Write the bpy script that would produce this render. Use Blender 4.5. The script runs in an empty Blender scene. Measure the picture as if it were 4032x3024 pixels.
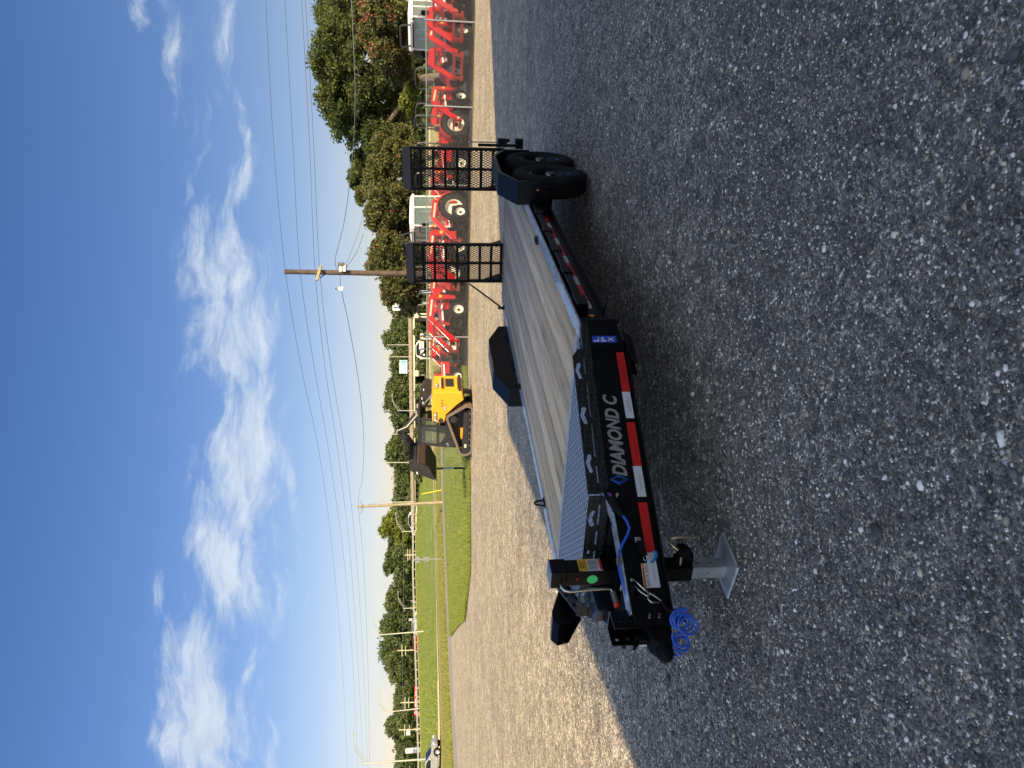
import bpy, math, random
import numpy as np
from mathutils import Vector, Matrix, Euler
R = math.radians
NPEB1, NPEB2 = 46000, 52000
TRO = (-0.601, 4.681, 0.725)
TRM = ((-0.46421, -0.88562, 0.01382), (0.88567, -0.46396, 0.01818), (-0.00969, 0.02068, 0.99974))
random.seed(7); rng = np.random.default_rng(7)
scn = bpy.context.scene
COL = scn.collection

# ------------------------------------------------------------------ camera
FPX, PITCH, CAMH = 2808.8, R(6.478), 1.65          # focal length in photo pixels, pitch down, eye height
cam_d = bpy.data.cameras.new('camera'); cam = bpy.data.objects.new('camera', cam_d); COL.objects.link(cam)
cam_d.sensor_fit = 'HORIZONTAL'; cam_d.sensor_width = 36; cam_d.lens = 36 * FPX / 4032
cam_d.clip_start = 0.1; cam_d.clip_end = 3000
sp, cp = math.sin(PITCH), math.cos(PITCH)
# the photograph is stored turned on its side: world up points to the left edge of the frame
cam.matrix_world = Matrix(((0, 1, 0, 0), (-sp, 0, -cp, 0), (-cp, 0, sp, CAMH), (0, 0, 0, 1)))
scn.camera = cam

# ------------------------------------------------------------------ sun and exposure
SUN_EL, SUN_AZ = 34.0, 28.0        # light travels towards (-sin az, cos az)
sa, ca, se, ce = math.sin(R(SUN_AZ)), math.cos(R(SUN_AZ)), math.sin(R(SUN_EL)), math.cos(R(SUN_EL))
SUNDIR = Vector((-sa * ce, ca * ce, -se))           # direction of travel
sd = bpy.data.lights.new('sun', 'SUN'); sd.energy = 5.0; sd.angle = R(0.6); sd.color = (1.0, 0.79, 0.49)
sun = bpy.data.objects.new('sun', sd); COL.objects.link(sun)
sun.rotation_euler = SUNDIR.to_track_quat('-Z', 'Y').to_euler(); sun.location = (20, -40, 40)
scn.view_settings.view_transform = 'Standard'; scn.view_settings.look = 'None'
scn.view_settings.exposure = 0.75; scn.view_settings.gamma = 1
scn.cycles.max_bounces = 6; scn.cycles.transparent_max_bounces = 8

# ------------------------------------------------------------------ sky with clouds
w = bpy.data.worlds.new('World'); scn.world = w; w.use_nodes = True
nt = w.node_tree; nt.nodes.clear(); N = nt.nodes; L = nt.links
def wn(t, **k):
    n = N.new(t)
    for a, b in k.items(): setattr(n, a, b)
    return n
def wmath(op, a, b=None, clamp=False):
    n = wn('ShaderNodeMath', operation=op, use_clamp=clamp)
    for i, v in enumerate((a, b)):
        if v is None: continue
        if isinstance(v, (int, float)): n.inputs[i].default_value = v
        else: L.new(v, n.inputs[i])
    return n.outputs[0]
sky = wn('ShaderNodeTexSky', sky_type='NISHITA', sun_disc=False)
sky.sun_elevation = R(SUN_EL)
sunpos = -SUNDIR
sky.sun_rotation = math.atan2(sunpos.x, sunpos.y)
sky.altitude = 0; sky.air_density = 1.35; sky.dust_density = 0.25; sky.ozone_density = 2.2
SKYS = 0.063
tc = wn('ShaderNodeTexCoord'); sep = wn('ShaderNodeSeparateXYZ'); L.new(tc.outputs['Generated'], sep.inputs[0])
ys = wmath('MAXIMUM', sep.outputs[1], 0.06)
ax = wmath('DIVIDE', sep.outputs[0], ys); bz = wmath('DIVIDE', sep.outputs[2], ys)
comb = wn('ShaderNodeCombineXYZ'); L.new(ax, comb.inputs[0]); L.new(bz, comb.inputs[1])
# warp
nz = wn('ShaderNodeTexNoise'); nz.inputs['Scale'].default_value = 5.5; nz.inputs['Detail'].default_value = 5; L.new(comb.outputs[0], nz.inputs['Vector'])
wv = wn('ShaderNodeVectorMath', operation='SUBTRACT'); L.new(nz.outputs['Color'], wv.inputs[0]); wv.inputs[1].default_value = (.5, .5, .5)
ws = wn('ShaderNodeVectorMath', operation='SCALE'); L.new(wv.outputs[0], ws.inputs[0]); ws.inputs['Scale'].default_value = .10
wa = wn('ShaderNodeVectorMath', operation='ADD'); L.new(comb.outputs[0], wa.inputs[0]); L.new(ws.outputs[0], wa.inputs[1])
def skyc(v, y):                     # photo pixel (2212 wide copy) to slopes of the view direction
    v *= 4032 / 2212; y *= 4032 / 2212
    cx = (3024 - y - 1512) / FPX; cz = -(v - 2016) / FPX
    yy = cp + cz * sp; zz = cz * cp - sp
    return cx / yy, zz / yy
# centre v, y; half height; half width; tilt; weight
BLOBS = [(478, 590, 78, 95, 20, .92), (455, 700, 60, 90, 10, .8), (520, 760, 70, 150, 5, 1.0), (545, 900, 75, 150, -8, 1.05), (520, 1010, 85, 130, 0, 1.0),
 (560, 1110, 60, 110, 12, 1.0), (640, 1010, 16, 90, 0, .6), (655, 1130, 16, 60, 0, .6), (505, 1250, 75, 130, -20, .98), (470, 500, 50, 80, 10, .7), (600, 960, 50, 110, 0, .75),
 (440, 1400, 60, 110, -8, 1.05), (440, 1540, 88, 160, 0, 1.25), (410, 1650, 60, 110, 0, .9), (535, 640, 32, 60, 0, .6),
 (520, 400, 34, 90, 8, .75), (500, 480, 28, 60, 0, .55), (522, 300, 16, 90, 0, .5), (375, 100, 20, 110, 4, .72), (362, 190, 12, 70, 0, .35),
 (425, 300, 14, 120, 12, .62), (400, 260, 12, 110, 6, .4), (485, 60, 26, 110, 4, .55), (350, 260, 7, 55, 12, .45), (320, 20, 20, 60, 20, .55),
 (325, 1320, 16, 90, 6, .55), (385, 1330, 14, 45, 0, .4), (560, 1400, 18, 110, 8, .6), (660, 1290, 14, 90, 0, .5), (690, 1270, 10, 60, 0, .45),
 (650, 1390, 10, 60, 0, .45), (596, 1640, 12, 70, 0, .55), (690, 1600, 8, 60, 0, .35), (840, 1420, 26, 420, -1, .72), (800, 1560, 30, 130, 0, .55),
 (455, 1180, 14, 60, 0, .4), (610, 655, 10, 40, 0, .5), (180, 985, 10, 50, 0, .18), (735, 1480, 14, 120, 0, .3)]
acc = None
for (v, y, hv, hy, tl, wt) in BLOBS:
    c = skyc(v, y); e = skyc(v - hv, y); g = skyc(v, y - hy)
    mp = wn('ShaderNodeMapping', vector_type='TEXTURE')
    mp.inputs['Location'].default_value = (c[0], c[1], 0)
    mp.inputs['Rotation'].default_value = (0, 0, -R(tl))
    mp.inputs['Scale'].default_value = (abs(g[0] - c[0]) * 1.25, abs(e[1] - c[1]) * 1.25, 1)
    L.new(wa.outputs[0], mp.inputs['Vector'])
    s2 = wn('ShaderNodeSeparateXYZ'); L.new(mp.outputs[0], s2.inputs[0])
    d2 = wmath('ADD', wmath('MULTIPLY', s2.outputs[0], s2.outputs[0]), wmath('MULTIPLY', s2.outputs[1], s2.outputs[1]))
    gs = wmath('MULTIPLY', wmath('POWER', 2.7183, wmath('MULTIPLY', d2, -1.0)), wt)
    acc = gs if acc is None else wmath('MAXIMUM', acc, gs)
n2 = wn('ShaderNodeTexNoise'); n2.inputs['Scale'].default_value = 11; n2.inputs['Detail'].default_value = 11; n2.inputs['Roughness'].default_value = .66; n2.inputs['Distortion'].default_value = .35
mp = wn('ShaderNodeMapping'); mp.inputs['Scale'].default_value = (.75, 2.3, 1); mp.inputs['Rotation'].default_value = (0, 0, R(-14)); L.new(wa.outputs[0], mp.inputs['Vector']); L.new(mp.outputs[0], n2.inputs['Vector'])
dens = wmath('ADD', acc, wmath('MULTIPLY', wmath('SUBTRACT', n2.outputs['Fac'], .5), 2.3))
mr = wn('ShaderNodeMapRange', interpolation_type='SMOOTHSTEP'); L.new(dens, mr.inputs[0])
mr.inputs[1].default_value = .28; mr.inputs[2].default_value = 1.14
front = wmath('GREATER_THAN', sep.outputs[1], 0.06)
gate = wmath('MULTIPLY', wmath('MULTIPLY', mr.outputs[0], front), wmath('MINIMUM', wmath('MULTIPLY', acc, 4.0), 1.0))
# unseen clouds behind and beside the camera, made bright to fill the shade
n3 = wn('ShaderNodeTexNoise'); n3.inputs['Scale'].default_value = 2.6; n3.inputs['Detail'].default_value = 7
L.new(tc.outputs['Generated'], n3.inputs['Vector'])
m3 = wn('ShaderNodeMapRange', interpolation_type='SMOOTHSTEP'); L.new(n3.outputs['Fac'], m3.inputs[0]); m3.inputs[1].default_value = .40; m3.inputs[2].default_value = .58
backw = wmath('MULTIPLY', m3.outputs[0], wmath('SUBTRACT', 1.0, front)); back = backw
alpha = wmath('MULTIPLY', wmath('ADD', gate, back), .80, True)
bg1 = wn('ShaderNodeBackground'); bg1.inputs['Strength'].default_value = SKYS
hs = wn('ShaderNodeHueSaturation'); hs.inputs['Saturation'].default_value = 1.30; L.new(sky.outputs[0], hs.inputs['Color']); cm_ = wn('ShaderNodeMix', data_type='RGBA', blend_type='MULTIPLY'); cm_.inputs[0].default_value = 1; cm_.inputs[7].default_value = (1.02, .875, 1.10, 1); L.new(hs.outputs[0], cm_.inputs[6]); L.new(cm_.outputs[2], bg1.inputs['Color'])
bg2 = wn('ShaderNodeBackground'); L.new(wmath('ADD', wmath('MULTIPLY', backw, .70), .74), bg2.inputs['Strength'])
rc = wn('ShaderNodeValToRGB'); rc.color_ramp.elements[0].position = .35; rc.color_ramp.elements[1].position = .7
rc.color_ramp.elements[0].color = (.46, .55, .66, 1); rc.color_ramp.elements[1].color = (.66, .72, .78, 1)
L.new(n2.outputs['Fac'], rc.inputs[0]); L.new(rc.outputs[0], bg2.inputs['Color'])
mx = wn('ShaderNodeMixShader'); L.new(alpha, mx.inputs[0]); L.new(bg1.outputs[0], mx.inputs[1]); L.new(bg2.outputs[0], mx.inputs[2])
wo = wn('ShaderNodeOutputWorld'); L.new(mx.outputs[0], wo.inputs[0])
w.cycles.sampling_method = 'MANUAL'; w.cycles.sample_map_resolution = 512

# ------------------------------------------------------------------ helpers
def ray(v, y):
    cx = (3024 - y - 1512) / FPX; cz = -(v - 2016) / FPX
    return Vector((cx, cp + cz * sp, cz * cp - sp))
def at(v, y, d):                   # the point at real distance d (metres ahead) that lies on a sight line
    r = ray(v, y); return Vector((0, 0, CAMH)) + r * (d / r.y)
def gp(v, y, z=0):
    r = ray(v, y); return Vector((0, 0, CAMH)) + r * ((z - CAMH) / r.z)

class MB:
    """collects shapes, builds ONE mesh"""
    def __init__(s): s.v = []; s.f = []
    def add(s, vs, fs, M=None):
        b = len(s.v)
        s.v += [tuple(M @ Vector(p)) if M is not None else tuple(p) for p in vs]
        s.f += [tuple(i + b for i in f) for f in fs]; return s
    def box(s, c, d, rot=None, M=None):
        hx, hy, hz = d[0] / 2, d[1] / 2, d[2] / 2
        vs = [Vector((x, y, z)) for x in (-hx, hx) for y in (-hy, hy) for z in (-hz, hz)]
        if rot is not None:
            e = Euler(rot).to_matrix(); vs = [e @ p for p in vs]
        vs = [p + Vector(c) for p in vs]
        return s.add(vs, [(0, 1, 3, 2), (4, 6, 7, 5), (0, 4, 5, 1), (2, 3, 7, 6), (0, 2, 6, 4), (1, 5, 7, 3)], M)
    def beam(s, a, b, wd, ht, up=(0, 0, 1), M=None):
        a = Vector(a); b = Vector(b); d = (b - a); l = d.length; d.normalize()
        sdv = d.cross(Vector(up))
        if sdv.length < 1e-4: sdv = d.cross(Vector((1, 0, 0)))
        sdv.normalize(); u = sdv.cross(d)
        vs = [p + sdv * (i * wd / 2) + u * (j * ht / 2) for p in (a, b) for i in (-1, 1) for j in (-1, 1)]
        return s.add(vs, [(0, 1, 3, 2), (4, 6, 7, 5), (0, 4, 5, 1), (2, 3, 7, 6), (0, 2, 6, 4), (1, 5, 7, 3)], M)
    def tube(s, pts, r, n=8, M=None, cap=True):
        pts = [Vector(p) for p in pts]; rs = r if isinstance(r, (list, tuple)) else [r] * len(pts)
        vs = []; fs = []; prev = None
        for i, p in enumerate(pts):
            t = (pts[min(i + 1, len(pts) - 1)] - pts[max(i - 1, 0)]).normalized()
            if prev is None:
                a = t.cross(Vector((0, 0, 1)));
                if a.length < .05: a = t.cross(Vector((0, 1, 0)))
            else: a = prev - t * prev.dot(t)
            a.normalize(); prev = a; b = t.cross(a)
            for k in range(n):
                th = 2 * math.pi * k / n; vs.append(p + (a * math.cos(th) + b * math.sin(th)) * rs[i])
        for i in range(len(pts) - 1):
            for k in range(n):
                fs.append((i * n + k, i * n + (k + 1) % n, (i + 1) * n + (k + 1) % n, (i + 1) * n + k))
        if cap: fs.append(tuple(range(n - 1, -1, -1))); fs.append(tuple((len(pts) - 1) * n + k for k in range(n)))
        return s.add(vs, fs, M)
    def cyl(s, a, b, r, n=16, M=None): return s.tube([a, b], r, n, M)
    def lathe(s, prof, n=32, M=None):   # prof: (radius, axial) about the local Y axis
        vs = []; fs = []; m = len(prof)
        for k in range(n):
            th = 2 * math.pi * k / n
            for (r, h) in prof: vs.append((r * math.cos(th), h, r * math.sin(th)))
        for k in range(n):
            for j in range(m - 1):
                a = k * m + j; b = ((k + 1) % n) * m + j
                fs.append((a, b, b + 1, a + 1))
        return s.add(vs, fs, M)
    def prism(s, poly, t0, t1, ax='y', M=None):   # poly in the two other axes, extruded along ax
        def P(p, t): return {'x': (t, p[0], p[1]), 'y': (p[0], t, p[1]), 'z': (p[0], p[1], t)}[ax]
        n = len(poly); vs = [P(p, t0) for p in poly] + [P(p, t1) for p in poly]
        fs = [tuple(range(n)), tuple(range(2 * n - 1, n - 1, -1))] + [(i, i + n, (i + 1) % n + n, (i + 1) % n) for i in range(n)]
        return s.add(vs, fs, M)
    def sphere(s, c, r, n=12, sc=(1, 1, 1), M=None):
        prof = [(r * math.sin(math.pi * j / (n // 2 + 1)), -r * math.cos(math.pi * j / (n // 2 + 1))) for j in range(n // 2 + 2)]
        vs = []; fs = []; m = len(prof)
        for k in range(n):
            th = 2 * math.pi * k / n
            for (q, h) in prof: vs.append((c[0] + q * math.cos(th) * sc[0], c[1] + q * math.sin(th) * sc[1], c[2] + h * sc[2]))
        for k in range(n):
            for j in range(m - 1):
                a = k * m + j; b = ((k + 1) % n) * m + j; fs.append((a, b, b + 1, a + 1))
        return s.add(vs, fs, M)
    def build(s, name, mat, parent=None, bevel=0, smooth=False, off=None, label=None, W=None):
        me = bpy.data.meshes.new(name)
        vs = s.v
        if W is not None: vs = [tuple(W @ Vector(p)) for p in vs]
        if off is not None: vs = [(p[0] - off[0], p[1] - off[1], p[2] - off[2]) for p in vs]
        me.from_pydata(vs, [], s.f); me.validate(); me.update()
        import bmesh
        bm = bmesh.new(); bm.from_mesh(me); bmesh.ops.recalc_face_normals(bm, faces=bm.faces); bm.to_mesh(me); bm.free()
        if mat: me.materials.append(mat)
        o = bpy.data.objects.new(name, me); COL.objects.link(o)
        if parent: o.parent = parent
        if bevel:
            b = o.modifiers.new('bevel', 'BEVEL'); b.width = bevel; b.segments = 2; b.limit_method = 'ANGLE'; b.angle_limit = R(40)
        if smooth:
            me.polygons.foreach_set('use_smooth', [True] * len(me.polygons))
            if smooth != 'all': me.set_sharp_from_angle(angle=R(38))
        if label: o['label'] = label
        return o
def tag(o, label, cat, group=None, kind=None):
    if label: o['label'] = label
    if cat: o['category'] = cat
    if group: o['group'] = group
    if kind: o['kind'] = kind
    return o
def thing(name, label, cat, loc=(0, 0, 0), rz=0, group=None):
    o = bpy.data.objects.new(name, None); COL.objects.link(o); o.location = loc; o.rotation_euler = (0, 0, rz)
    o.empty_display_size = .2
    return tag(o, label, cat, group)
def copy_tree(o, parent=None, loc=None, rz=None, label=None, sc=None):
    c = o.copy(); COL.objects.link(c); c.parent = parent
    for ch in list(o.children): copy_tree(ch, c)
    if loc is not None: c.location = loc
    if rz is not None: c.rotation_euler = (0, 0, rz)
    if sc is not None: c.scale = (sc, sc, sc)
    if label: c['label'] = label
    return c
def npmesh(name, V, Fc, mat, attrs=None, smooth=False, parent=None):
    """fast mesh from numpy arrays; Fc is (n,k)"""
    me = bpy.data.meshes.new(name); n, k = Fc.shape
    me.vertices.add(len(V)); me.vertices.foreach_set('co', V.astype(np.float32).ravel())
    me.loops.add(n * k); me.loops.foreach_set('vertex_index', Fc.astype(np.int32).ravel())
    me.polygons.add(n); me.polygons.foreach_set('loop_start', np.arange(0, n * k, k, dtype=np.int32))
    if smooth: me.polygons.foreach_set('use_smooth', np.ones(n, dtype=bool))
    for an, arr in (attrs or {}).items():
        a = me.attributes.new(an, 'FLOAT', 'POINT'); a.data.foreach_set('value', arr.astype(np.float32))
    me.update(calc_edges=True); me.materials.append(mat)
    o = bpy.data.objects.new(name, me); COL.objects.link(o)
    if parent: o.parent = parent
    return o
def text(name, s, size, M, mat, parent, bold=0.0, shear=0, xs=1, depth=.001, align='LEFT', spacing=1, off=None):
    cu = bpy.data.curves.new(name, 'FONT'); cu.body = s; cu.size = size; cu.extrude = depth; cu.offset = bold * size
    cu.shear = shear; cu.align_x = align; cu.space_character = spacing; cu.resolution_u = 3
    t = bpy.data.objects.new('tmp', cu); COL.objects.link(t)
    dg = bpy.context.evaluated_depsgraph_get(); me = bpy.data.meshes.new_from_object(t.evaluated_get(dg))
    bpy.data.objects.remove(t); bpy.data.curves.remove(cu)
    me.transform(M @ Matrix.Diagonal((xs, 1, 1, 1)))
    if off is not None: me.transform(Matrix.Translation(-Vector(off)))
    me.materials.clear(); me.materials.append(mat); me.name = name
    o = bpy.data.objects.new(name, me); COL.objects.link(o)
    if parent: o.parent = parent
    return o
def frame(origin, xdir, ydir):     # matrix with local x, y axes given
    x = Vector(xdir).normalized(); y = Vector(ydir); y = (y - x * y.dot(x)).normalized(); z = x.cross(y)
    m = Matrix.Identity(4)
    for i, c in enumerate((x, y, z)):
        for j in range(3): m[j][i] = c[j]
    m.translation = Vector(origin); return m

# ------------------------------------------------------------------ materials
MATS = {}
def node(t, nt, **k):
    n = nt.nodes.new(t)
    for a, b in k.items(): setattr(n, a, b)
    return n
def mat(name, col, rough=.5, metal=0, var=.12, vscale=6, bump=0, bscale=40, spec=.5, coat=0, dirt=None, dscale=5, damt=.5, trans=0):
    if name in MATS: return MATS[name]
    m = bpy.data.materials.new(name); m.use_nodes = True; t = m.node_tree; b = t.nodes['Principled BSDF']; l = t.links
    b.inputs['Roughness'].default_value = rough; b.inputs['Metallic'].default_value = metal
    b.inputs['Specular IOR Level'].default_value = spec; b.inputs['Coat Weight'].default_value = coat
    b.inputs['Coat Roughness'].default_value = .08
    if trans: b.inputs['Transmission Weight'].default_value = trans
    tcn = node('ShaderNodeTexCoord', t); nz = node('ShaderNodeTexNoise', t); nz.inputs['Scale'].default_value = vscale; nz.inputs['Detail'].default_value = 5
    l.new(tcn.outputs['Object'], nz.inputs['Vector'])
    r = node('ShaderNodeValToRGB', t); lo = [max(0, c * (1 - var)) for c in col]; hi = [min(1, c * (1 + var)) for c in col]
    r.color_ramp.elements[0].position = .3; r.color_ramp.elements[1].position = .7
    r.color_ramp.elements[0].color = (*lo, 1); r.color_ramp.elements[1].color = (*hi, 1); l.new(nz.outputs['Fac'], r.inputs[0])
    out = r.outputs[0]
    if dirt:
        n2 = node('ShaderNodeTexNoise', t); n2.inputs['Scale'].default_value = dscale; n2.inputs['Detail'].default_value = 8; n2.inputs['Roughness'].default_value = .65
        l.new(tcn.outputs['Object'], n2.inputs['Vector'])
        mr = node('ShaderNodeMapRange', t); l.new(n2.outputs['Fac'], mr.inputs[0]); mr.inputs[1].default_value = .5; mr.inputs[2].default_value = .75; mr.inputs[4].default_value = damt
        mix = node('ShaderNodeMix', t, data_type='RGBA'); l.new(mr.outputs[0], mix.inputs[0]); l.new(out, mix.inputs[6]); mix.inputs[7].default_value = (*dirt, 1); out = mix.outputs[2]
        mr2 = node('ShaderNodeMapRange', t); l.new(n2.outputs['Fac'], mr2.inputs[0]); mr2.inputs[3].default_value = rough; mr2.inputs[4].default_value = min(1, rough + .35); l.new(mr2.outputs[0], b.inputs['Roughness'])
    l.new(out, b.inputs['Base Color'])
    if bump:
        n3 = node('ShaderNodeTexNoise', t); n3.inputs['Scale'].default_value = bscale; n3.inputs['Detail'].default_value = 4; l.new(tcn.outputs['Object'], n3.inputs['Vector'])
        bp = node('ShaderNodeBump', t); bp.inputs['Strength'].default_value = bump; bp.inputs['Distance'].default_value = .01; l.new(n3.outputs['Fac'], bp.inputs['Height']); l.new(bp.outputs[0], b.inputs['Normal'])
    MATS[name] = m; return m
BLACK = mat('black powder coat', (.002, .002, .0023), .2, var=.2, dirt=(.012, .012, .012), dscale=3, damt=.2, spec=.2)
BLACKM = mat('black matt steel', (.004, .004, .0045), .5, dirt=(.015, .014, .012), dscale=4, damt=.3, spec=.15)
RUBBER = mat('tyre rubber', (.008, .008, .0085), .8, bump=.2, bscale=60, dirt=(.05, .045, .038), dscale=6, damt=.3, spec=.25)
GALV = mat('galvanised steel', (.42, .44, .46), .42, .75, var=.25, vscale=9, dirt=(.25, .25, .24), dscale=12, damt=.5)
CHROME = mat('bright zinc plated steel', (.55, .54, .5), .25, 1, var=.1)
ALU = mat('bare aluminium trim', (.62, .64, .66), .32, .9, dirt=(.2, .2, .2), dscale=15, damt=.35)
YZINC = mat('yellow zinc plating', (.55, .5, .33), .3, .9)
REDTAPE = mat('red reflective tape', (.55, .012, .01), .3, var=.1, bump=.1, bscale=300)
WHTTAPE = mat('white reflective tape', (.62, .64, .66), .3, var=.06, bump=.1, bscale=300)
SILVER = mat('silver lettering', (.34, .33, .32), .35, .35)
BLUEL = mat('blue logo', (.02, .1, .55), .3)
BLUED = mat('dark blue logo', (.01, .035, .16), .35)
DECBLUE = mat('blue decal', (.015, .07, .5), .35)
WHITE = mat('white paint', (.78, .78, .76), .4, var=.04)
OFFW = mat('dull white print', (.6, .6, .58), .5)
ORANGE = mat('orange decal', (.75, .2, .03), .4)
YELD = mat('yellow decal', (.72, .42, .03), .4)
GREEND = mat('green sticker', (.08, .75, .2), .5)
REDP = mat('red plastic', (.6, .02, .015), .35)
BLUEC = mat('blue cable', (.012, .09, .5), .35, coat=.3)
BLUEC2 = mat('blue coated wire', (.02, .2, .45), .35)
AMBER = mat('amber lens', (.75, .22, .03), .2)
GREYG = mat('grey grip', (.1, .1, .1), .6)
# gravel
def gravel_mat(name, big):
    m = bpy.data.materials.new(name); m.use_nodes = True; t = m.node_tree; l = t.links; b = t.nodes['Principled BSDF']
    tcn = node('ShaderNodeTexCoord', t); V = tcn.outputs['Object']
    vo = node('ShaderNodeTexVoronoi', t); vo.inputs['Scale'].default_value = 85; vo.voronoi_dimensions = '2D'; l.new(V, vo.inputs['Vector'])
    wn_ = node('ShaderNodeTexWhiteNoise', t, noise_dimensions='3D'); l.new(vo.outputs['Position'], wn_.inputs['Vector'])
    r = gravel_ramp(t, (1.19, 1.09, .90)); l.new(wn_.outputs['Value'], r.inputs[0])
    n1 = node('ShaderNodeTexNoise', t); n1.inputs['Scale'].default_value = .55; n1.inputs['Detail'].default_value = 4; l.new(V, n1.inputs['Vector'])
    # stretched wheel-track streaks
    mp = node('ShaderNodeMapping', t); mp.inputs['Scale'].default_value = (.12, 1.3, 1); mp.inputs['Rotation'].default_value = (0, 0, R(12)); l.new(V, mp.inputs['Vector'])
    n4 = node('ShaderNodeTexNoise', t); n4.inputs['Scale'].default_value = 1.4; n4.inputs['Detail'].default_value = 5; l.new(mp.outputs[0], n4.inputs['Vector'])
    mm = node('ShaderNodeMath', t, operation='ADD'); l.new(n1.outputs['Fac'], mm.inputs[0]); l.new(n4.outputs['Fac'], mm.inputs[1])
    mr = node('ShaderNodeMapRange', t); l.new(mm.outputs[0], mr.inputs[0]); mr.inputs[1].default_value = .75; mr.inputs[2].default_value = 1.25; mr.inputs[3].default_value = .84; mr.inputs[4].default_value = 1.14
    mu = node('ShaderNodeMix', t, data_type='RGBA', blend_type='MULTIPLY'); mu.inputs[0].default_value = 1; l.new(r.outputs[0], mu.inputs[6]); l.new(mr.outputs[0], mu.inputs[7])
    # dusty fines
    n5 = node('ShaderNodeTexNoise', t); n5.inputs['Scale'].default_value = 28; n5.inputs['Detail'].default_value = 6; n5.inputs['Roughness'].default_value = .7; l.new(V, n5.inputs['Vector'])
    mr5 = node('ShaderNodeMapRange', t); l.new(n5.outputs['Fac'], mr5.inputs[0]); mr5.inputs[1].default_value = .35; mr5.inputs[2].default_value = .7; mr5.inputs[3].default_value = .72; mr5.inputs[4].default_value = 1.3
    mu2 = node('ShaderNodeMix', t, data_type='RGBA', blend_type='MULTIPLY'); mu2.inputs[0].default_value = 1; l.new(mu.outputs[2], mu2.inputs[6]); l.new(mr5.outputs[0], mu2.inputs[7])
    out = mu2.outputs[2]
    for sc_, lo, hi in ((9, .74, 1.26), (26, .58, 1.42), (3, .88, 1.12)):
        v2 = node('ShaderNodeTexVoronoi', t); v2.inputs['Scale'].default_value = sc_; v2.voronoi_dimensions = '2D'; v2.inputs['Randomness'].default_value = 1; l.new(V, v2.inputs['Vector'])
        w2 = node('ShaderNodeTexWhiteNoise', t, noise_dimensions='3D'); l.new(v2.outputs['Position'], w2.inputs['Vector'])
        m2 = node('ShaderNodeMapRange', t); l.new(w2.outputs['Value'], m2.inputs[0]); m2.inputs[3].default_value = lo; m2.inputs[4].default_value = hi
        x2 = node('ShaderNodeMix', t, data_type='RGBA', blend_type='MULTIPLY'); x2.inputs[0].default_value = 1; l.new(out, x2.inputs[6]); l.new(m2.outputs[0], x2.inputs[7]); out = x2.outputs[2]
    # shade put into the colour: darker, bluer gravel over the shaded yard, feathered edge
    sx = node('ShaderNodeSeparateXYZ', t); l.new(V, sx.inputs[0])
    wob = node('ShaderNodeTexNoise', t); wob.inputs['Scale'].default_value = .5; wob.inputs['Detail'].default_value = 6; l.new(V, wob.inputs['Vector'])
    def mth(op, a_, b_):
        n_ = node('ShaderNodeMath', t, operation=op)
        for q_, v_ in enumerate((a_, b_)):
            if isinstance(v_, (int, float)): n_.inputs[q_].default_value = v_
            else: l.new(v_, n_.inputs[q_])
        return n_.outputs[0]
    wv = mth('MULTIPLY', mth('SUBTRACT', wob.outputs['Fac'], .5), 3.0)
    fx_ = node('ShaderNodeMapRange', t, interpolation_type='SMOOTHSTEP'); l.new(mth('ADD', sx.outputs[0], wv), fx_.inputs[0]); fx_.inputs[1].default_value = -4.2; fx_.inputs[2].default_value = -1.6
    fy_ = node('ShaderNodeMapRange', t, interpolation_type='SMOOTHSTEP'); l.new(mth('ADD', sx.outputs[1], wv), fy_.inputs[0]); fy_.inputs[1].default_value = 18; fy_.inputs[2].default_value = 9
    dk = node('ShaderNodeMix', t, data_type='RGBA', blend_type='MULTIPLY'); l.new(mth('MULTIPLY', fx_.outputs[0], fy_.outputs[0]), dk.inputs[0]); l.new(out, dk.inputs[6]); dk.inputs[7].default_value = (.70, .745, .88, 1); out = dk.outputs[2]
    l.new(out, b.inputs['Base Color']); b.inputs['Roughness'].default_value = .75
    inv = node('ShaderNodeMath', t, operation='MULTIPLY_ADD'); l.new(vo.outputs['Distance'], inv.inputs[0]); inv.inputs[1].default_value = -1.0; inv.inputs[2].default_value = 1
    ad = node('ShaderNodeMath', t, operation='ADD'); l.new(inv.outputs[0], ad.inputs[0]); l.new(wn_.outputs['Value'], ad.inputs[1])
    ad2 = node('ShaderNodeMath', t, operation='MULTIPLY_ADD'); l.new(n5.outputs['Fac'], ad2.inputs[0]); ad2.inputs[1].default_value = 2.5; l.new(ad.outputs[0], ad2.inputs[2])
    bp = node('ShaderNodeBump', t); bp.inputs['Strength'].default_value = .75; bp.inputs['Distance'].default_value = .009; l.new(ad2.outputs[0], bp.inputs['Height']); l.new(bp.outputs[0], b.inputs['Normal'])
    return m
def gravel_ramp(t, k=(1, 1, 1)):
    r = node('ShaderNodeValToRGB', t); cr = r.color_ramp; cr.interpolation = 'LINEAR'
    stops = [(0, (.13, .122, .112)), (.3, (.23, .213, .19)), (.55, (.31, .285, .245)), (.78, (.40, .36, .30)), (.90, (.54, .45, .34)), (.93, (.70, .62, .50)), (.958, (.88, .84, .77)), (1, (.92, .89, .82))]
    stops = [(p_, (c_ if p_ > .86 and k[0] < 1 else tuple(a_ * b_ for a_, b_ in zip(c_, k)))) for p_, c_ in stops]
    cr.elements[0].position, cr.elements[0].color = stops[0][0], (*stops[0][1], 1); cr.elements[1].position, cr.elements[1].color = stops[-1][0], (*stops[-1][1], 1)
    for p, c in stops[1:-1]:
        e = cr.elements.new(p); e.color = (*c, 1)
    return r
GRAVEL = gravel_mat('gravel', True)
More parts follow.
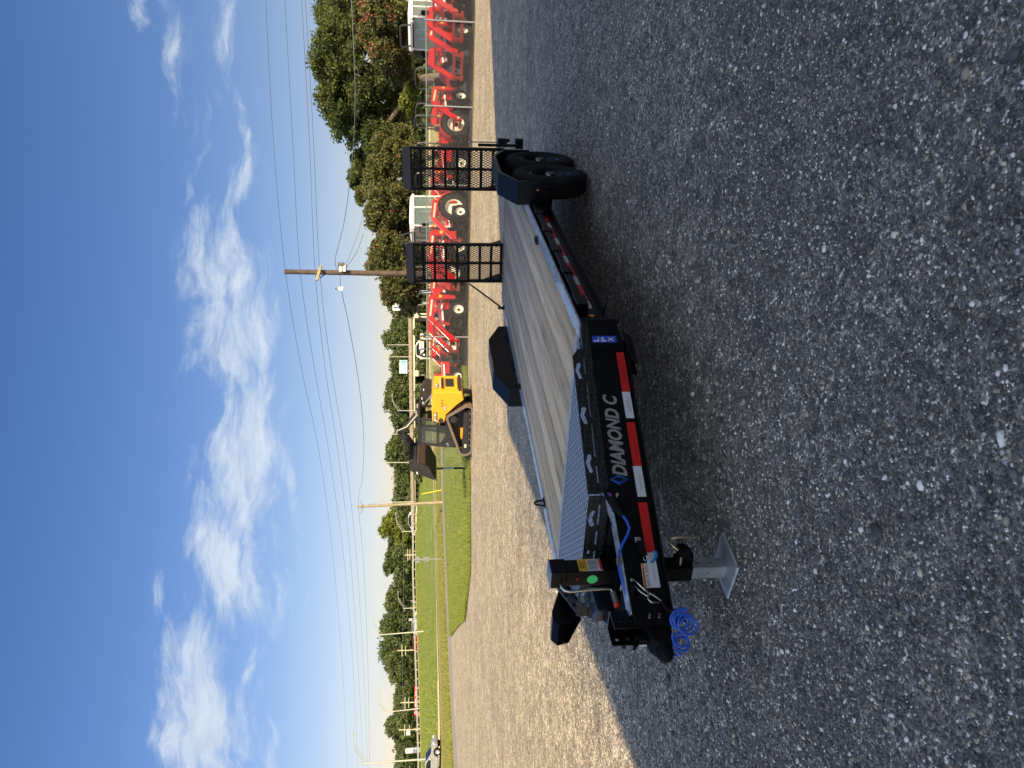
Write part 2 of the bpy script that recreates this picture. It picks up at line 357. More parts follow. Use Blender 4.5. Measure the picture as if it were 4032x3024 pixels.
def pebble_mat():
    m = bpy.data.materials.new('loose stones'); m.use_nodes = True; t = m.node_tree; l = t.links; b = t.nodes['Principled BSDF']
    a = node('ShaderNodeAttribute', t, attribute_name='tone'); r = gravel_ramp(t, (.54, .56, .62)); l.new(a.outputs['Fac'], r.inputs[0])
    tcn = node('ShaderNodeTexCoord', t); n = node('ShaderNodeTexNoise', t); n.inputs['Scale'].default_value = 160; n.inputs['Detail'].default_value = 4; l.new(tcn.outputs['Object'], n.inputs['Vector'])
    mr = node('ShaderNodeMapRange', t); l.new(n.outputs['Fac'], mr.inputs[0]); mr.inputs[3].default_value = .7; mr.inputs[4].default_value = 1.3
    mu = node('ShaderNodeMix', t, data_type='RGBA', blend_type='MULTIPLY'); mu.inputs[0].default_value = 1; l.new(r.outputs[0], mu.inputs[6]); l.new(mr.outputs[0], mu.inputs[7])
    l.new(mu.outputs[2], b.inputs['Base Color']); b.inputs['Roughness'].default_value = .6
    return m
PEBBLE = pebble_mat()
def grass_mat():
    m = bpy.data.materials.new('mown grass'); m.use_nodes = True; t = m.node_tree; l = t.links; b = t.nodes['Principled BSDF']
    tcn = node('ShaderNodeTexCoord', t); V = tcn.outputs['Object']
    n = node('ShaderNodeTexNoise', t); n.inputs['Scale'].default_value = .35; n.inputs['Detail'].default_value = 9; n.inputs['Roughness'].default_value = .7
    mp = node('ShaderNodeMapping', t); mp.inputs['Scale'].default_value = (.6, 1.6, 1); l.new(V, mp.inputs['Vector']); l.new(mp.outputs[0], n.inputs['Vector'])
    r = node('ShaderNodeValToRGB', t); cr = r.color_ramp
    cr.elements[0].position = .3; cr.elements[0].color = (.085, .135, .022, 1); cr.elements[1].position = .72; cr.elements[1].color = (.32, .31, .10, 1)
    e = cr.elements.new(.48); e.color = (.16, .22, .035, 1); e = cr.elements.new(.6); e.color = (.22, .27, .055, 1)
    l.new(n.outputs['Fac'], r.inputs[0]); l.new(r.outputs[0], b.inputs['Base Color']); b.inputs['Roughness'].default_value = .8
    n2 = node('ShaderNodeTexNoise', t); n2.inputs['Scale'].default_value = 14; n2.inputs['Detail'].default_value = 6; l.new(V, n2.inputs['Vector'])
    bp = node('ShaderNodeBump', t); bp.inputs['Strength'].default_value = 1; bp.inputs['Distance'].default_value = .12; l.new(n2.outputs['Fac'], bp.inputs['Height']); l.new(bp.outputs[0], b.inputs['Normal'])
    return m
GRASS = grass_mat()
def leaf_mat(name, c0, c1, tl=.35):
    m = bpy.data.materials.new(name); m.use_nodes = True; t = m.node_tree; l = t.links; b = t.nodes['Principled BSDF']
    a = node('ShaderNodeAttribute', t, attribute_name='tone'); r = node('ShaderNodeValToRGB', t)
    r.color_ramp.elements[0].color = (*c0, 1); r.color_ramp.elements[1].color = (*c1, 1); l.new(a.outputs['Fac'], r.inputs[0])
    l.new(r.outputs[0], b.inputs['Base Color']); b.inputs['Roughness'].default_value = .6; b.inputs['Specular IOR Level'].default_value = .25
    tr = node('ShaderNodeBsdfTranslucent', t); l.new(r.outputs[0], tr.inputs[0]); mx = node('ShaderNodeMixShader', t); mx.inputs[0].default_value = tl
    l.new(b.outputs[0], mx.inputs[1]); l.new(tr.outputs[0], mx.inputs[2]); l.new(mx.outputs[0], t.nodes['Material Output'].inputs[0])
    return m
OAK = leaf_mat('oak leaves', (.03, .048, .014), (.17, .20, .06))
MYRT = leaf_mat('myrtle leaves', (.065, .08, .025), (.22, .225, .08))
PINK = leaf_mat('red blossom', (.35, .06, .05), (.6, .14, .12))
FARL = leaf_mat('distant leaves', (.05, .078, .028), (.19, .235, .085))
YELLT = leaf_mat('yellow green leaves', (.10, .13, .02), (.28, .31, .06))
BLADE = leaf_mat('grass blades', (.12, .17, .022), (.33, .36, .09), .3)
STRAW = leaf_mat('dry grass', (.22, .19, .07), (.48, .40, .18), .3)
BARK = mat('bark', (.12, .10, .08), .9, var=.3, bump=.6, bscale=20)
PALEBARK = mat('pale bark', (.38, .34, .27), .85, var=.2, bump=.3, bscale=20)

# ------------------------------------------------------------------ trailer materials
def tread_mat(name, col, rough, metal, u, v, k, hgt, base_var=.1):
    m = bpy.data.materials.new(name); m.use_nodes = True; t = m.node_tree; l = t.links; b = t.nodes['Principled BSDF']
    tcn = node('ShaderNodeTexCoord', t)
    def M_(op, a, b_=None):
        n = node('ShaderNodeMath', t, operation=op)
        for i, q in enumerate((a, b_)):
            if q is None: continue
            if isinstance(q, (int, float)): n.inputs[i].default_value = q
            else: l.new(q, n.inputs[i])
        return n.outputs[0]
    def dot(d):
        n = node('ShaderNodeVectorMath', t, operation='DOT_PRODUCT'); l.new(tcn.outputs['Object'], n.inputs[0]); n.inputs[1].default_value = [c * k for c in d]; return n.outputs['Value']
    px, py = dot(u), dot(v)
    fx, fy = M_('FLOOR', px), M_('FLOOR', py)
    a, c = M_('SUBTRACT', M_('SUBTRACT', px, fx), .5), M_('SUBTRACT', M_('SUBTRACT', py, fy), .5)
    par = M_('ABSOLUTE', M_('MODULO', M_('ADD', fx, fy), 2.0))
    p1 = M_('MULTIPLY', M_('ADD', a, c), .7071); p2 = M_('MULTIPLY', M_('SUBTRACT', a, c), .7071)
    def mixp(q, r_): return M_('ADD', M_('MULTIPLY', q, par), M_('MULTIPLY', r_, M_('SUBTRACT', 1.0, par)))
    q1, q2 = mixp(p1, p2), mixp(p2, p1)
    d = M_('SQRT', M_('ADD', M_('POWER', M_('ABSOLUTE', M_('DIVIDE', q1, .42)), 2.0), M_('POWER', M_('ABSOLUTE', M_('DIVIDE', q2, .17)), 2.0)))
    mr = node('ShaderNodeMapRange', t, interpolation_type='SMOOTHSTEP'); l.new(d, mr.inputs[0]); mr.inputs[1].default_value = .55; mr.inputs[2].default_value = 1.15; mr.inputs[3].default_value = 1; mr.inputs[4].default_value = 0
    bp = node('ShaderNodeBump', t); bp.inputs['Strength'].default_value = 1; bp.inputs['Distance'].default_value = hgt; l.new(mr.outputs[0], bp.inputs['Height']); l.new(bp.outputs[0], b.inputs['Normal'])
    n = node('ShaderNodeTexNoise', t); n.inputs['Scale'].default_value = 9; n.inputs['Detail'].default_value = 6; l.new(tcn.outputs['Object'], n.inputs['Vector'])
    r = node('ShaderNodeValToRGB', t); r.color_ramp.elements[0].color = (*[x * (1 - base_var) for x in col], 1); r.color_ramp.elements[1].color = (*[min(1, x * (1 + base_var)) for x in col], 1)
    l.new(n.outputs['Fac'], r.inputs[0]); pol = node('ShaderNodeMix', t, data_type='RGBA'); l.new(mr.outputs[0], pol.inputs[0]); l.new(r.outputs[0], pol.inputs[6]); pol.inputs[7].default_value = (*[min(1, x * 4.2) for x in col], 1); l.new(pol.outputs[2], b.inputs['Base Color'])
    b.inputs['Roughness'].default_value = rough; b.inputs['Metallic'].default_value = metal
    return m
TREADALU = tread_mat('aluminium tread plate', (.15, .155, .17), .45, .6, (1, 0, 0), (0, 1, 0), 21, .005, .25)
TREADBLK = tread_mat('black tread plate', (.005, .0048, .0044), .45, 0, (.84, -.543, 0), (0, .3, 1), 30, .006)
TREADBLKF = tread_mat('black tread plate front', (.005, .0048, .0044), .45, 0, (0, 1, 0), (.3, 0, 1), 30, .006)
RAILTOP = mat('scratched rail paint with sky sheen', (.34, .39, .45), .3, .2, var=.35, vscale=18, coat=.4, dirt=(.03, .03, .03), dscale=22, damt=.9)  # sky reflection put into the pale base colour, with dark flecks
def wood_mat():
    m = bpy.data.materials.new('weathered pine boards'); m.use_nodes = True; t = m.node_tree; l = t.links; b = t.nodes['Principled BSDF']
    tcn = node('ShaderNodeTexCoord', t); at_ = node('ShaderNodeAttribute', t, attribute_name='tone')
    cb = node('ShaderNodeCombineXYZ', t); l.new(at_.outputs['Fac'], cb.inputs[2])
    sc_ = node('ShaderNodeVectorMath', t, operation='SCALE'); l.new(cb.outputs[0], sc_.inputs[0]); sc_.inputs['Scale'].default_value = 40
    ad = node('ShaderNodeVectorMath', t, operation='ADD'); l.new(tcn.outputs['Object'], ad.inputs[0]); l.new(sc_.outputs[0], ad.inputs[1])
    mp = node('ShaderNodeMapping', t); mp.inputs['Scale'].default_value = (.5, 9, 1); l.new(ad.outputs[0], mp.inputs['Vector'])
    n = node('ShaderNodeTexNoise', t); n.inputs['Scale'].default_value = 2.2; n.inputs['Detail'].default_value = 8; n.inputs['Roughness'].default_value = .6; n.inputs['Distortion'].default_value = .8; l.new(mp.outputs[0], n.inputs['Vector'])
    r = node('ShaderNodeValToRGB', t); cr = r.color_ramp; cr.elements[0].position = .28; cr.elements[0].color = (.33, .235, .15, 1); cr.elements[1].position = .75; cr.elements[1].color = (.88, .70, .49, 1)
    e = cr.elements.new(.45); e.color = (.68, .53, .37, 1); l.new(n.outputs['Fac'], r.inputs[0])
    mr = node('ShaderNodeMapRange', t); l.new(at_.outputs['Fac'], mr.inputs[0]); mr.inputs[3].default_value = .62; mr.inputs[4].default_value = 1.12
    mu = node('ShaderNodeMix', t, data_type='RGBA', blend_type='MULTIPLY'); mu.inputs[0].default_value = 1; l.new(r.outputs[0], mu.inputs[6]); l.new(mr.outputs[0], mu.inputs[7])
    # knots
    mp2 = node('ShaderNodeMapping', t); mp2.inputs['Scale'].default_value = (1.4, 4.5, 1); l.new(ad.outputs[0], mp2.inputs['Vector'])
    vo = node('ShaderNodeTexVoronoi', t); vo.inputs['Scale'].default_value = 1.5; l.new(mp2.outputs[0], vo.inputs['Vector'])
    mk = node('ShaderNodeMapRange', t); l.new(vo.outputs['Distance'], mk.inputs[0]); mk.inputs[1].default_value = .03; mk.inputs[2].default_value = .10; mk.inputs[3].default_value = .75; mk.inputs[4].default_value = 0
    mx = node('ShaderNodeMix', t, data_type='RGBA'); l.new(mk.outputs[0], mx.inputs[0]); l.new(mu.outputs[2], mx.inputs[6]); mx.inputs[7].default_value = (.12, .07, .035, 1)
    l.new(mx.outputs[2], b.inputs['Base Color']); b.inputs['Roughness'].default_value = .7
    bp = node('ShaderNodeBump', t); bp.inputs['Strength'].default_value = .4; bp.inputs['Distance'].default_value = .004; l.new(n.outputs['Fac'], bp.inputs['Height']); l.new(bp.outputs[0], b.inputs['Normal'])
    return m
WOOD = wood_mat()

# ------------------------------------------------------------------ the flatbed trailer
O_ = Vector(TRO); Fv, Nv, Uv = [Vector(a) for a in TRM]
BASE = Vector((-4.0, 0, -.69))
TM = Matrix.Identity(4)
for i, c in enumerate((Fv, Nv, Uv)):
    for j in range(3): TM[j][i] = c[j]
trailer = thing('flatbed_trailer', 'black flatbed trailer with plank deck, red and white tape and two upright mesh ramps', 'trailer')
TMb = TM.copy(); TMb.translation = O_ + (TM.to_3x3() @ BASE); trailer.matrix_world = TMb
def tb(mb, name, m, parent=None, **k): return mb.build(name, m, parent or trailer, off=BASE, **k)
S2 = (1, -1)
# deck boards
nb = 9; wid = 1.866 / nb; V = []; Fc = []; T = []
for i in range(nb):
    y0 = -.933 + i * wid + .0075; y1 = y0 + wid - .015; x0, x1 = -5.78, -.176; b0 = len(V); tone = random.random()
    segs = 1
    V += [(x0, y0, 0), (x1, y0, 0), (x1, y1, 0), (x0, y1, 0), (x0, y0, -.04), (x1, y0, -.04), (x1, y1, -.04), (x0, y1, -.04)]
    Fc += [(b0, b0 + 1, b0 + 2, b0 + 3), (b0 + 4, b0 + 7, b0 + 6, b0 + 5), (b0, b0 + 4, b0 + 5, b0 + 1), (b0 + 3, b0 + 2, b0 + 6, b0 + 7), (b0 + 1, b0 + 5, b0 + 6, b0 + 2), (b0, b0 + 3, b0 + 7, b0 + 4)]
    T += [tone] * 8
npmesh('deck_boards', np.array(V) - np.array(BASE), np.array(Fc), WOOD, {'tone': np.array(T)}, parent=trailer)
m = MB(); m.box((-2.98, 0, -.032), (5.56, 1.86, .006)); tb(m, 'seam_darkener', BLACKM)  # black sheet added under the boards to make the seams dark
# side rails: top strip, web, lower flange
for s in S2:
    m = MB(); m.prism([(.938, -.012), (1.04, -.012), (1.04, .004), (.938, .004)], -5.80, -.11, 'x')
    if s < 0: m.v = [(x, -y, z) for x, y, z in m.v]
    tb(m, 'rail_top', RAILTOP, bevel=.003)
    m = MB(); m.prism([(.975, -.012), (.99, -.012), (.99, -.188), (1.055, -.192), (1.055, -.203), (.93, -.203), (.93, -.19), (.975, -.188)], -5.80, -.34, 'x')
    m.prism([(.93, -.012), (.975, -.012), (.975, -.04), (.93, -.04)], -5.8, -.34, 'x')
    if s < 0: m.v = [(x, -y, z) for x, y, z in m.v]
    tb(m, 'side_rail', BLACK)
    # rub rail on stake pockets
    m = MB(); m.prism([(1.062, -.028), (1.072, -.028), (1.072, -.078), (1.062, -.078)], -3.08 if s > 0 else -3.2, -.42, 'x')
    if s < 0: m.v = [(x, -y, z) for x, y, z in m.v]
    tb(m, 'rub_rail', BLACK, bevel=.002)
    for k, x in enumerate((-.42, -1.02, -1.55, -2.1, -2.7)):
        wdt = .12 if k else .16
        m = MB()
        for (cx, dx) in ((x - wdt / 2, .008), (x + wdt / 2, .008)): m.box((cx, s * 1.033, -.055), (dx, .09, .075))
        m.box((x, s * 1.076, -.055), (wdt, .008, .075)); tb(m, 'stake_pocket', BLACK, bevel=.002)
    if s > 0:
        x = -.48; seq = [(.13, 'w'), (.33, 'r'), (.17, 'w'), (.33, 'r'), (.17, 'w'), (.33, 'r'), (.17, 'w'), (.33, 'r'), (.17, 'w'), (.33, 'r')]
        for ln_, c in seq:
            m = MB(); m.box((x - ln_ / 2, .9925, -.128), (ln_, .003, .044)); tb(m, 'reflective_tape', WHTTAPE if c == 'w' else REDTAPE); x -= ln_
    else:
        for k in range(7):
            m = MB(); m.box((-.9 - k * .5, -.9925, -.128), (.32, .003, .044)); tb(m, 'reflective_tape', REDTAPE)
# cross members under the deck
m = MB()
for k in range(14): m.box((-5.6 + k * .405, 0, -.09), (.06, 1.9, .09))
m.box((-2.9, .45, -.17), (5.5, .09, .08)); m.box((-2.9, -.45, -.17), (5.5, .09, .08))
tb(m, 'cross_members', BLACKM)
# rear cross channel with lamps
m = MB(); m.box((-5.84, 0, -.10), (.08, 2.08, .2)); tb(m, 'rear_channel', BLACK, bevel=.004)
# D rings
def ring(x, s):
    m = MB(); pts = [(x + .035 * math.cos(a), s * .955, .012 + .075 * max(0, math.sin(a))) for a in [math.pi * k / 10 for k in range(11)]]
    m.tube(pts, .009, 6); m.box((x, s * .955, .008), (.09, .04, .014)); tb(m, 'tie_down_ring', BLACK)
def flatring(x, s):
    m = MB(); pts = [(x + .075 * math.cos(a), s * .935 + .028 * math.sin(a), .016) for a in [2 * math.pi * k / 14 for k in range(15)]]
    m.tube(pts, .009, 6); tb(m, 'tie_down_ring', BLACK)
for x in (-2.25,): flatring(x, 1)
for x in (-.95, -3.05, -5.4): ring(x, -1)
# aluminium tread plate nose of the deck
m = MB(); m.prism([(-.172, -.93), (-.11, -.935), (.80, -.435), (.83, -.41), (.83, .41), (.80, .435), (-.11, .935), (-.172, .93)], -.02, .001, 'z')
tb(m, 'nose_plate', TREADALU)
m = MB(); m.box((-.174, 0, .004), (.03, 1.87, .008)); tb(m, 'deck_edge_trim', ALU)
m = MB(); m.box((-.2, .02, .009), (.018, .05, .006)); tb(m, 'wooden_shim', YELD)
# the V-shaped tongue beams
DR = Vector((.8399, -.5427, 0)); NR = Vector((.5427, .8399, 0)); P0 = Vector((0, .96, 0))
AF = frame(P0, DR, NR)              # local: x along the beam, y outward, z up (det check below)
def planeM(side, off=0):            # columns: along, outward, up
    d = Vector((DR.x, DR.y * side, 0)); n = Vector((NR.x, NR.y * side, 0)); M_ = Matrix.Identity(4)
    for i, c in enumerate((d, n, Vector((0, 0, 1)))):
        for j in range(3): M_[j][i] = c[j]
    M_.translation = Vector((0, .96 * side, 0)) + n * off; return M_
def difference(o, cutter):
    b = o.modifiers.new('cut', 'BOOLEAN'); b.operation = 'DIFFERENCE'; b.object = cutter; b.solver = 'EXACT'
    dg = bpy.context.evaluated_depsgraph_get(); dg.update(); me = bpy.data.meshes.new_from_object(o.evaluated_get(dg))
    o.modifiers.clear(); me.name = o.name; o.data = me; cm = cutter.data; bpy.data.objects.remove(cutter); bpy.data.meshes.remove(cm)
for s in S2:
    PM = planeM(s)
    prof = [(-.17, -.012), (.955, -.012), (1.08, -.062), (1.60, -.086), (1.66, -.10), (1.66, -.279), (1.0, -.272), (.06, -.252), (-.05, -.245), (-.17, -.19)]
    m = MB(); m.prism(prof, -.016, 0, 'y', M=PM)                     # web
    m.prism([(.06, -.256), (1.66, -.281), (1.66, -.291), (.06, -.266)], -.07, .028, 'y', M=PM)   # lower flange
    beam = tb(m, 'tongue_beam', BLACK, bevel=.003)
    # front top flange; the near one has the sky sheen in its colour
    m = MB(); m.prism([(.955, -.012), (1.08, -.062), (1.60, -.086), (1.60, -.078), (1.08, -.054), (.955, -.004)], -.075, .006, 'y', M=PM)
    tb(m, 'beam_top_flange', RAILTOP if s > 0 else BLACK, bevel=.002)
    # raised stop plate with foot shaped cut-outs, and its fold-down skirt
    m = MB(); m.prism([(.04, .001), (.04, .03), (.09, .067), (.962, .067), (.962, .001)], -.012, -.006, 'y', M=PM); stop = tb(m, 'stop_plate', TREADBLK)
    m = MB()
    for c in (.192, .487, .785):
        for (x0, z0, x1, z1) in ((c - .045, .034, c, .048), (c, .048, c + .045, .034)):
            dx, dz = x1 - x0, z1 - z0; q = []
            ln = math.hypot(dx, dz); ux, uz = dx / ln, dz / ln; r_ = .0115
            for k in range(7):
                a = math.pi / 2 + math.pi * k / 6; q.append((x0 + r_ * (math.cos(a) * ux - math.sin(a) * uz), z0 + r_ * (math.cos(a) * uz + math.sin(a) * ux)))
            for k in range(7):
                a = -math.pi / 2 + math.pi * k / 6; q.append((x1 + r_ * (math.cos(a) * ux - math.sin(a) * uz), z1 + r_ * (math.cos(a) * uz + math.sin(a) * ux)))
            cm = MB(); cm.prism(q, -.05, .05, 'y', M=PM); cut = tb(cm, 'cut', None); difference(stop, cut)
    m = MB()
    for (a, b_) in ((.10, .22), (.27, .50), (.54, .75), (.80, .90)):
        cm = MB(); cm.prism([(a, -.02), (b_, -.02), (b_, .007), (a, .007)], -.05, .05, 'y', M=PM); difference(stop, tb(cm, 'cut', None))
    m = MB(); m.prism([(-.15, -.004), (.962, -.004), (.962, -.03), (.93, -.048), (-.15, -.046)], .002, .008, 'y', M=PM)
    m.prism([(-.1, .0015), (-.1, -.004), (.96, -.004), (.96, .0015)], -.012, .008, 'y', M=PM); tb(m, 'skirt_plate', TREADBLK)
# front stop plate across the nose
m = MB(); m.prism([(-.436, .001), (.436, .001), (.436, .067), (-.436, .067)], .826, .832, 'x'); fs = tb(m, 'front_stop_plate', TREADBLKF)
def footcut(c, r_=.0115):
    for (x0, z0, x1, z1) in ((c - .045, .034, c, .048), (c, .048, c + .045, .034)):
        ln = math.hypot(x1 - x0, z1 - z0); ux, uz = (x1 - x0) / ln, (z1 - z0) / ln; q = []
        for k in range(14):
            a = (math.pi / 2 if k < 7 else -math.pi / 2) + math.pi * (k % 7) / 6; px, pz = (x0, z0) if k < 7 else (x1, z1)
            q.append((px + r_ * (math.cos(a) * ux - math.sin(a) * uz), pz + r_ * (math.cos(a) * uz + math.sin(a) * ux)))
        cm = MB(); cm.prism(q, .80, .86, 'x'); difference(fs, tb(cm, 'cut', None))
for c in (.285, -.285): footcut(c)
cm = MB(); cm.prism([(.03, .038), (.05, .047), (.07, .038), (.05, .029)], .8, .86, 'x'); difference(fs, tb(cm, 'cut', None))
for (a, b_) in ((.24, .38), (.1, .2), (-.05, .06), (-.2, -.1), (-.38, -.26)):
    cm = MB(); cm.prism([(a, -.02), (b_, -.02), (b_, .007), (a, .007)], .8, .86, 'x'); difference(fs, tb(cm, 'cut', None))
m = MB(); m.prism([(-.44, -.004), (.44, -.004), (.44, -.045), (-.44, -.045)], .838, .846, 'x'); m.box((.836, 0, -.002), (.02, .87, .005)); tb(m, 'front_skirt_plate', TREADBLKF)
m = MB(); m.box((.78, 0, -.10), (.06, .80, .16)); m.box((.45, 0, -.12), (.05, 1.2, .12)); m.box((1.25, 0, -.17), (.06, .3, .1)); tb(m, 'tongue_cross_bars', BLACKM)
m = MB(); m.box((.86, .235, -.135), (.07, .17, .16)); m.box((.9, .235, -.06), (.012, .15, .03)); tb(m, 'battery_box', BLACKM, bevel=.008)
m = MB(); m.box((.90, -.27, -.05), (.15, .15, .10), rot=(0, R(8), R(-20))); tb(m, 'tool_tray', mat('navy gloss paint', (.008, .012, .022), .35), bevel=.006)
# transition corner where side rail meets tongue beam
for s in S2:
    m = MB(); q = [(-.36, .99), (-.145, 1.052), (-.12, 1.03), (-.33, .975)]
    vs = [(x, s * y, -.012) for x, y in q] + [(q[0][0], s * q[0][1], -.19), (q[1][0], s * q[1][1], -.245), (q[2][0], s * q[2][1], -.245), (q[3][0], s * q[3][1], -.19)]
    m.add(vs, [(0, 1, 2, 3), (4, 5, 6, 7), (0, 1, 5, 4), (1, 2, 6, 5), (2, 3, 7, 6), (3, 0, 4, 7)]); tb(m, 'corner_gusset', BLACKM)
    m = MB(); m.prism([(-.13, -.012), (.058, -.012), (.058, -.252), (-.05, -.245), (-.13, -.225)], .0005, .006, 'y', M=planeM(s)); cp_ = tb(m, 'corner_plate', BLACK, bevel=.002)
    m = MB(); m.add([(-.36, s * .97, -.205), (-.13, s * 1.0, -.26), (.1, s * .9, -.28), (.12, s * .86, -.33), (-.1, s * .95, -.33)], [(0, 1, 2, 3, 4)]); m.add([(-.36, s * .90, -.205), (.1, s * .80, -.28), (.12, s * .80, -.33), (-.1, s * .90, -.33)], [(0, 1, 2, 3)]); tb(m, 'corner_skid', BLACK)
m = MB(); m.sphere((-.24, 1.035, -.10), .011, 10, (.5, .5, 1)); tb(m, 'marker_lamp', AMBER)
m = MB(); m.box((-.355, .9925, -.11), (.02, .003, .06)); tb(m, 'marker_strip', YELD)
# tape, lettering and decals on the near tongue beam
PN = planeM(1)
def decal(name, s0, s1, z0, z1, m_, off=.0015, parent=None, sk=0):
    mb = MB(); mb.prism([(s0, z0), (s1, z0 + sk), (s1, z1 + sk), (s0, z1)], off - .001, off, 'y', M=PN); return tb(mb, name, m_, parent)
for s0, s1, c in ((.07, .341, 'r'), (.342, .513, 'w'), (.54, .809, 'r'), (.81, .988, 'w'), (1.02, 1.293, 'r'), (1.294, 1.473, 'w')):
    d = decal('reflective_tape', s0, s1, -.247, -.199, REDTAPE if c == 'r' else WHTTAPE, sk=-.003)
def ptext(name, st, s_left, z0, wdt, hgt, m_, shear=0, bold=0, off=.002, parent=None, rot=0):
    """writes on the near tongue beam; reading direction runs towards the deck"""
    M_ = Matrix.Identity(4)
    for i, c in enumerate((-DR, Vector((0, 0, 1)), NR)):
        for j in range(3): M_[j][i] = c[j]
    M_.translation = P0 + DR * s_left + Vector((0, 0, z0)) + NR * off
    if rot: M_ = M_ @ Matrix.Rotation(rot, 4, 'Z')
    o = text(name, st, 1, Matrix.Identity(4), m_, None, bold=bold, shear=shear, depth=.0)
    me = o.data; co = np.zeros(len(me.vertices) * 3); me.vertices.foreach_get('co', co); co = co.reshape(-1, 3)
    lo, hi = co.min(0), co.max(0); sx, sy = wdt / (hi[0] - lo[0]), hgt / (hi[1] - lo[1])
    me.transform(M_ @ Matrix.Diagonal((sx, sy, 1, 1)) @ Matrix.Translation((-lo[0], -lo[1], 0))); me.transform(Matrix.Translation(-BASE)); o.parent = parent or trailer
    return o
ptext('lettering', 'DIAMOND C', .868, -.163, .51, .083, SILVER, shear=.28, bold=.035)
for st, s_, c in (('DIAMOND C', .27, (.36, .008, .008)), ('DIAMOND C', .475, (.45, .46, .48)), ('DIAMOND C', .74, (.36, .008, .008)), ('DIAMOND C', .95, (.45, .46, .48)), ('DIAMOND C', 1.44, (.45, .46, .48))):
    ptext('tape_print', st, s_, -.236, .10, .016, mat('tape print %.2f' % c[0], c, .4), shear=.2, bold=.02, off=.0022)
# blue diamond mark
def quad_on(name, pts, m_, off=.002):
    mb = MB(); mb.prism(pts, off - .0005, off, 'y', M=PN); return tb(mb, name, m_)
quad_on('diamond_mark', [(.918, -.113), (.887, -.168), (.875, -.15), (.9, -.113)], BLUED)
quad_on('diamond_mark', [(.918, -.113), (.9, -.113), (.885, -.075), (.885, -.059)], BLUEL)
quad_on('diamond_mark', [(.859, -.103), (.873, -.108), (.888, -.076), (.885, -.059)], BLUED)
quad_on('diamond_mark', [(.859, -.103), (.873, -.108), (.876, -.15), (.887, -.168)], BLUEL)
# warning label
wl = decal('warning_label', 1.349, 1.474, -.201, -.166, OFFW, .002)
decal('orange_band', 1.351, 1.472, -.1795, -.168, ORANGE, .0026, wl); ptext('warning_text', 'A WARNING', 1.468, -.178, .095, .0085, BLACKM, bold=.03, off=.0031, parent=None)
ptext('warning_print', 'X', 1.42, -.197, .014, .014, BLACKM, bold=.02, off=.0031)
for k in range(4):
    decal('print_line', 1.356, 1.40, -.198 + k * .004, -.1968 + k * .004, GREYG, .0028, wl); decal('print_line', 1.428, 1.468, -.198 + k * .004, -.1968 + k * .004, GREYG, .0028, wl)
# model plate
pl = decal('model_plate_frame', -.062, .02, -.222, -.048, BLACKM, .0075); decal('model_plate', -.043, .004, -.212, -.062, DECBLUE, .0085)
for k, ch in enumerate('LPX'): ptext('plate_letter', ch, -.003, -.104 - k * .045, .031, .033, WHITE, bold=.012, off=.0093)
# electric cable with grey clip and plug
m = MB(); cab = [(1.10, -.10, .03), (1.135, -.115, .035), (1.17, -.125, .03), (1.205, -.11, .02), (1.25, -.08, .012), (1.30, -.055, .012), (1.36, -.05, .0), (1.42, -.058, -.01), (1.48, -.075, -.03), (1.53, -.085, -.05)]
m.tube([PN @ Vector((s_, o_, z_)) for s_, z_, o_ in cab], .0075, 8); ec = tb(m, 'electric_cable', BLUEC, smooth=True)
m = MB(); m.beam(PN @ Vector((1.318, .012, -.05)), PN @ Vector((1.352, .010, -.05)), .026, .022); tb(m, 'cable_clip', GREYG, ec, bevel=.002)
m = MB(); m.tube([PN @ Vector((1.0, .02, -.05)), PN @ Vector((1.05, .03, -.075)), PN @ Vector((1.10, .032, -.098))], [.027, .028, .016], 12); tb(m, 'plug', BLACKM, ec, smooth=True)
m = MB(); m.prism([(.945, -.022), (1.045, -.06), (1.045, -.082), (.945, -.044)], .004, .012, 'y', M=PN); lt = tb(m, 'label_bracket', BLACK)
m = MB(); m.prism([(.965, -.031), (1.035, -.058), (1.035, -.078), (.965, -.051)], .0125, .0135, 'y', M=PN); tb(m, 'bracket_label', DECBLUE, lt)
m = MB(); m.prism([(.965, -.045), (1.035, -.072), (1.035, -.078), (.965, -.051)], .0138, .0143, 'y', M=PN); tb(m, 'label_band', REDP, lt)
ptext('label_print', 'STRONG', 1.034, -.0715, .066, .012, WHITE, bold=.03, off=.0148, rot=R(-21))
# breakaway switch
m = MB(); m.prism([(1.235, -.155), (1.315, -.165), (1.315, -.20), (1.235, -.19)], .006, .03, 'y', M=PN); bs = tb(m, 'breakaway_switch', BLACKM, bevel=.003)
m = MB(); m.prism([(1.212, -.15), (1.24, -.152), (1.24, -.19), (1.212, -.178)], .004, .01, 'y', M=PN); m.cyl(PN @ Vector((1.222, .008, -.164)), PN @ Vector((1.222, .018, -.164)), .008, 8); tb(m, 'mounting_tab', GALV, bs)
m = MB(); m.tube([PN @ Vector((1.328 + .012 * math.cos(a), .022, -.19 + .012 * math.sin(a))) for a in [2 * math.pi * k / 14 for k in range(15)]], .0016, 5); tb(m, 'split_ring', CHROME, bs)
m = MB(); pts = [];
for k in range(120):
    u_ = k / 119; a = 2 * math.pi * 13 * u_; c_ = Vector((1.352 - .058 * u_, .028, -.215 - .03 * math.sin(u_ * 2.2))); pts.append(PN @ (c_ + Vector((0, .009 * math.cos(a), .009 * math.sin(a)))))
m.tube(pts, .0022, 5); tb(m, 'coiled_wire', BLUEC2, bs)
m = MB(); m.tube([PN @ Vector(p) for p in ((1.30, .03, -.245), (1.295, .025, -.232), (1.315, .02, -.215), (1.335, .02, -.2))], .0016, 5); tb(m, 'pull_wire', CHROME, bs)
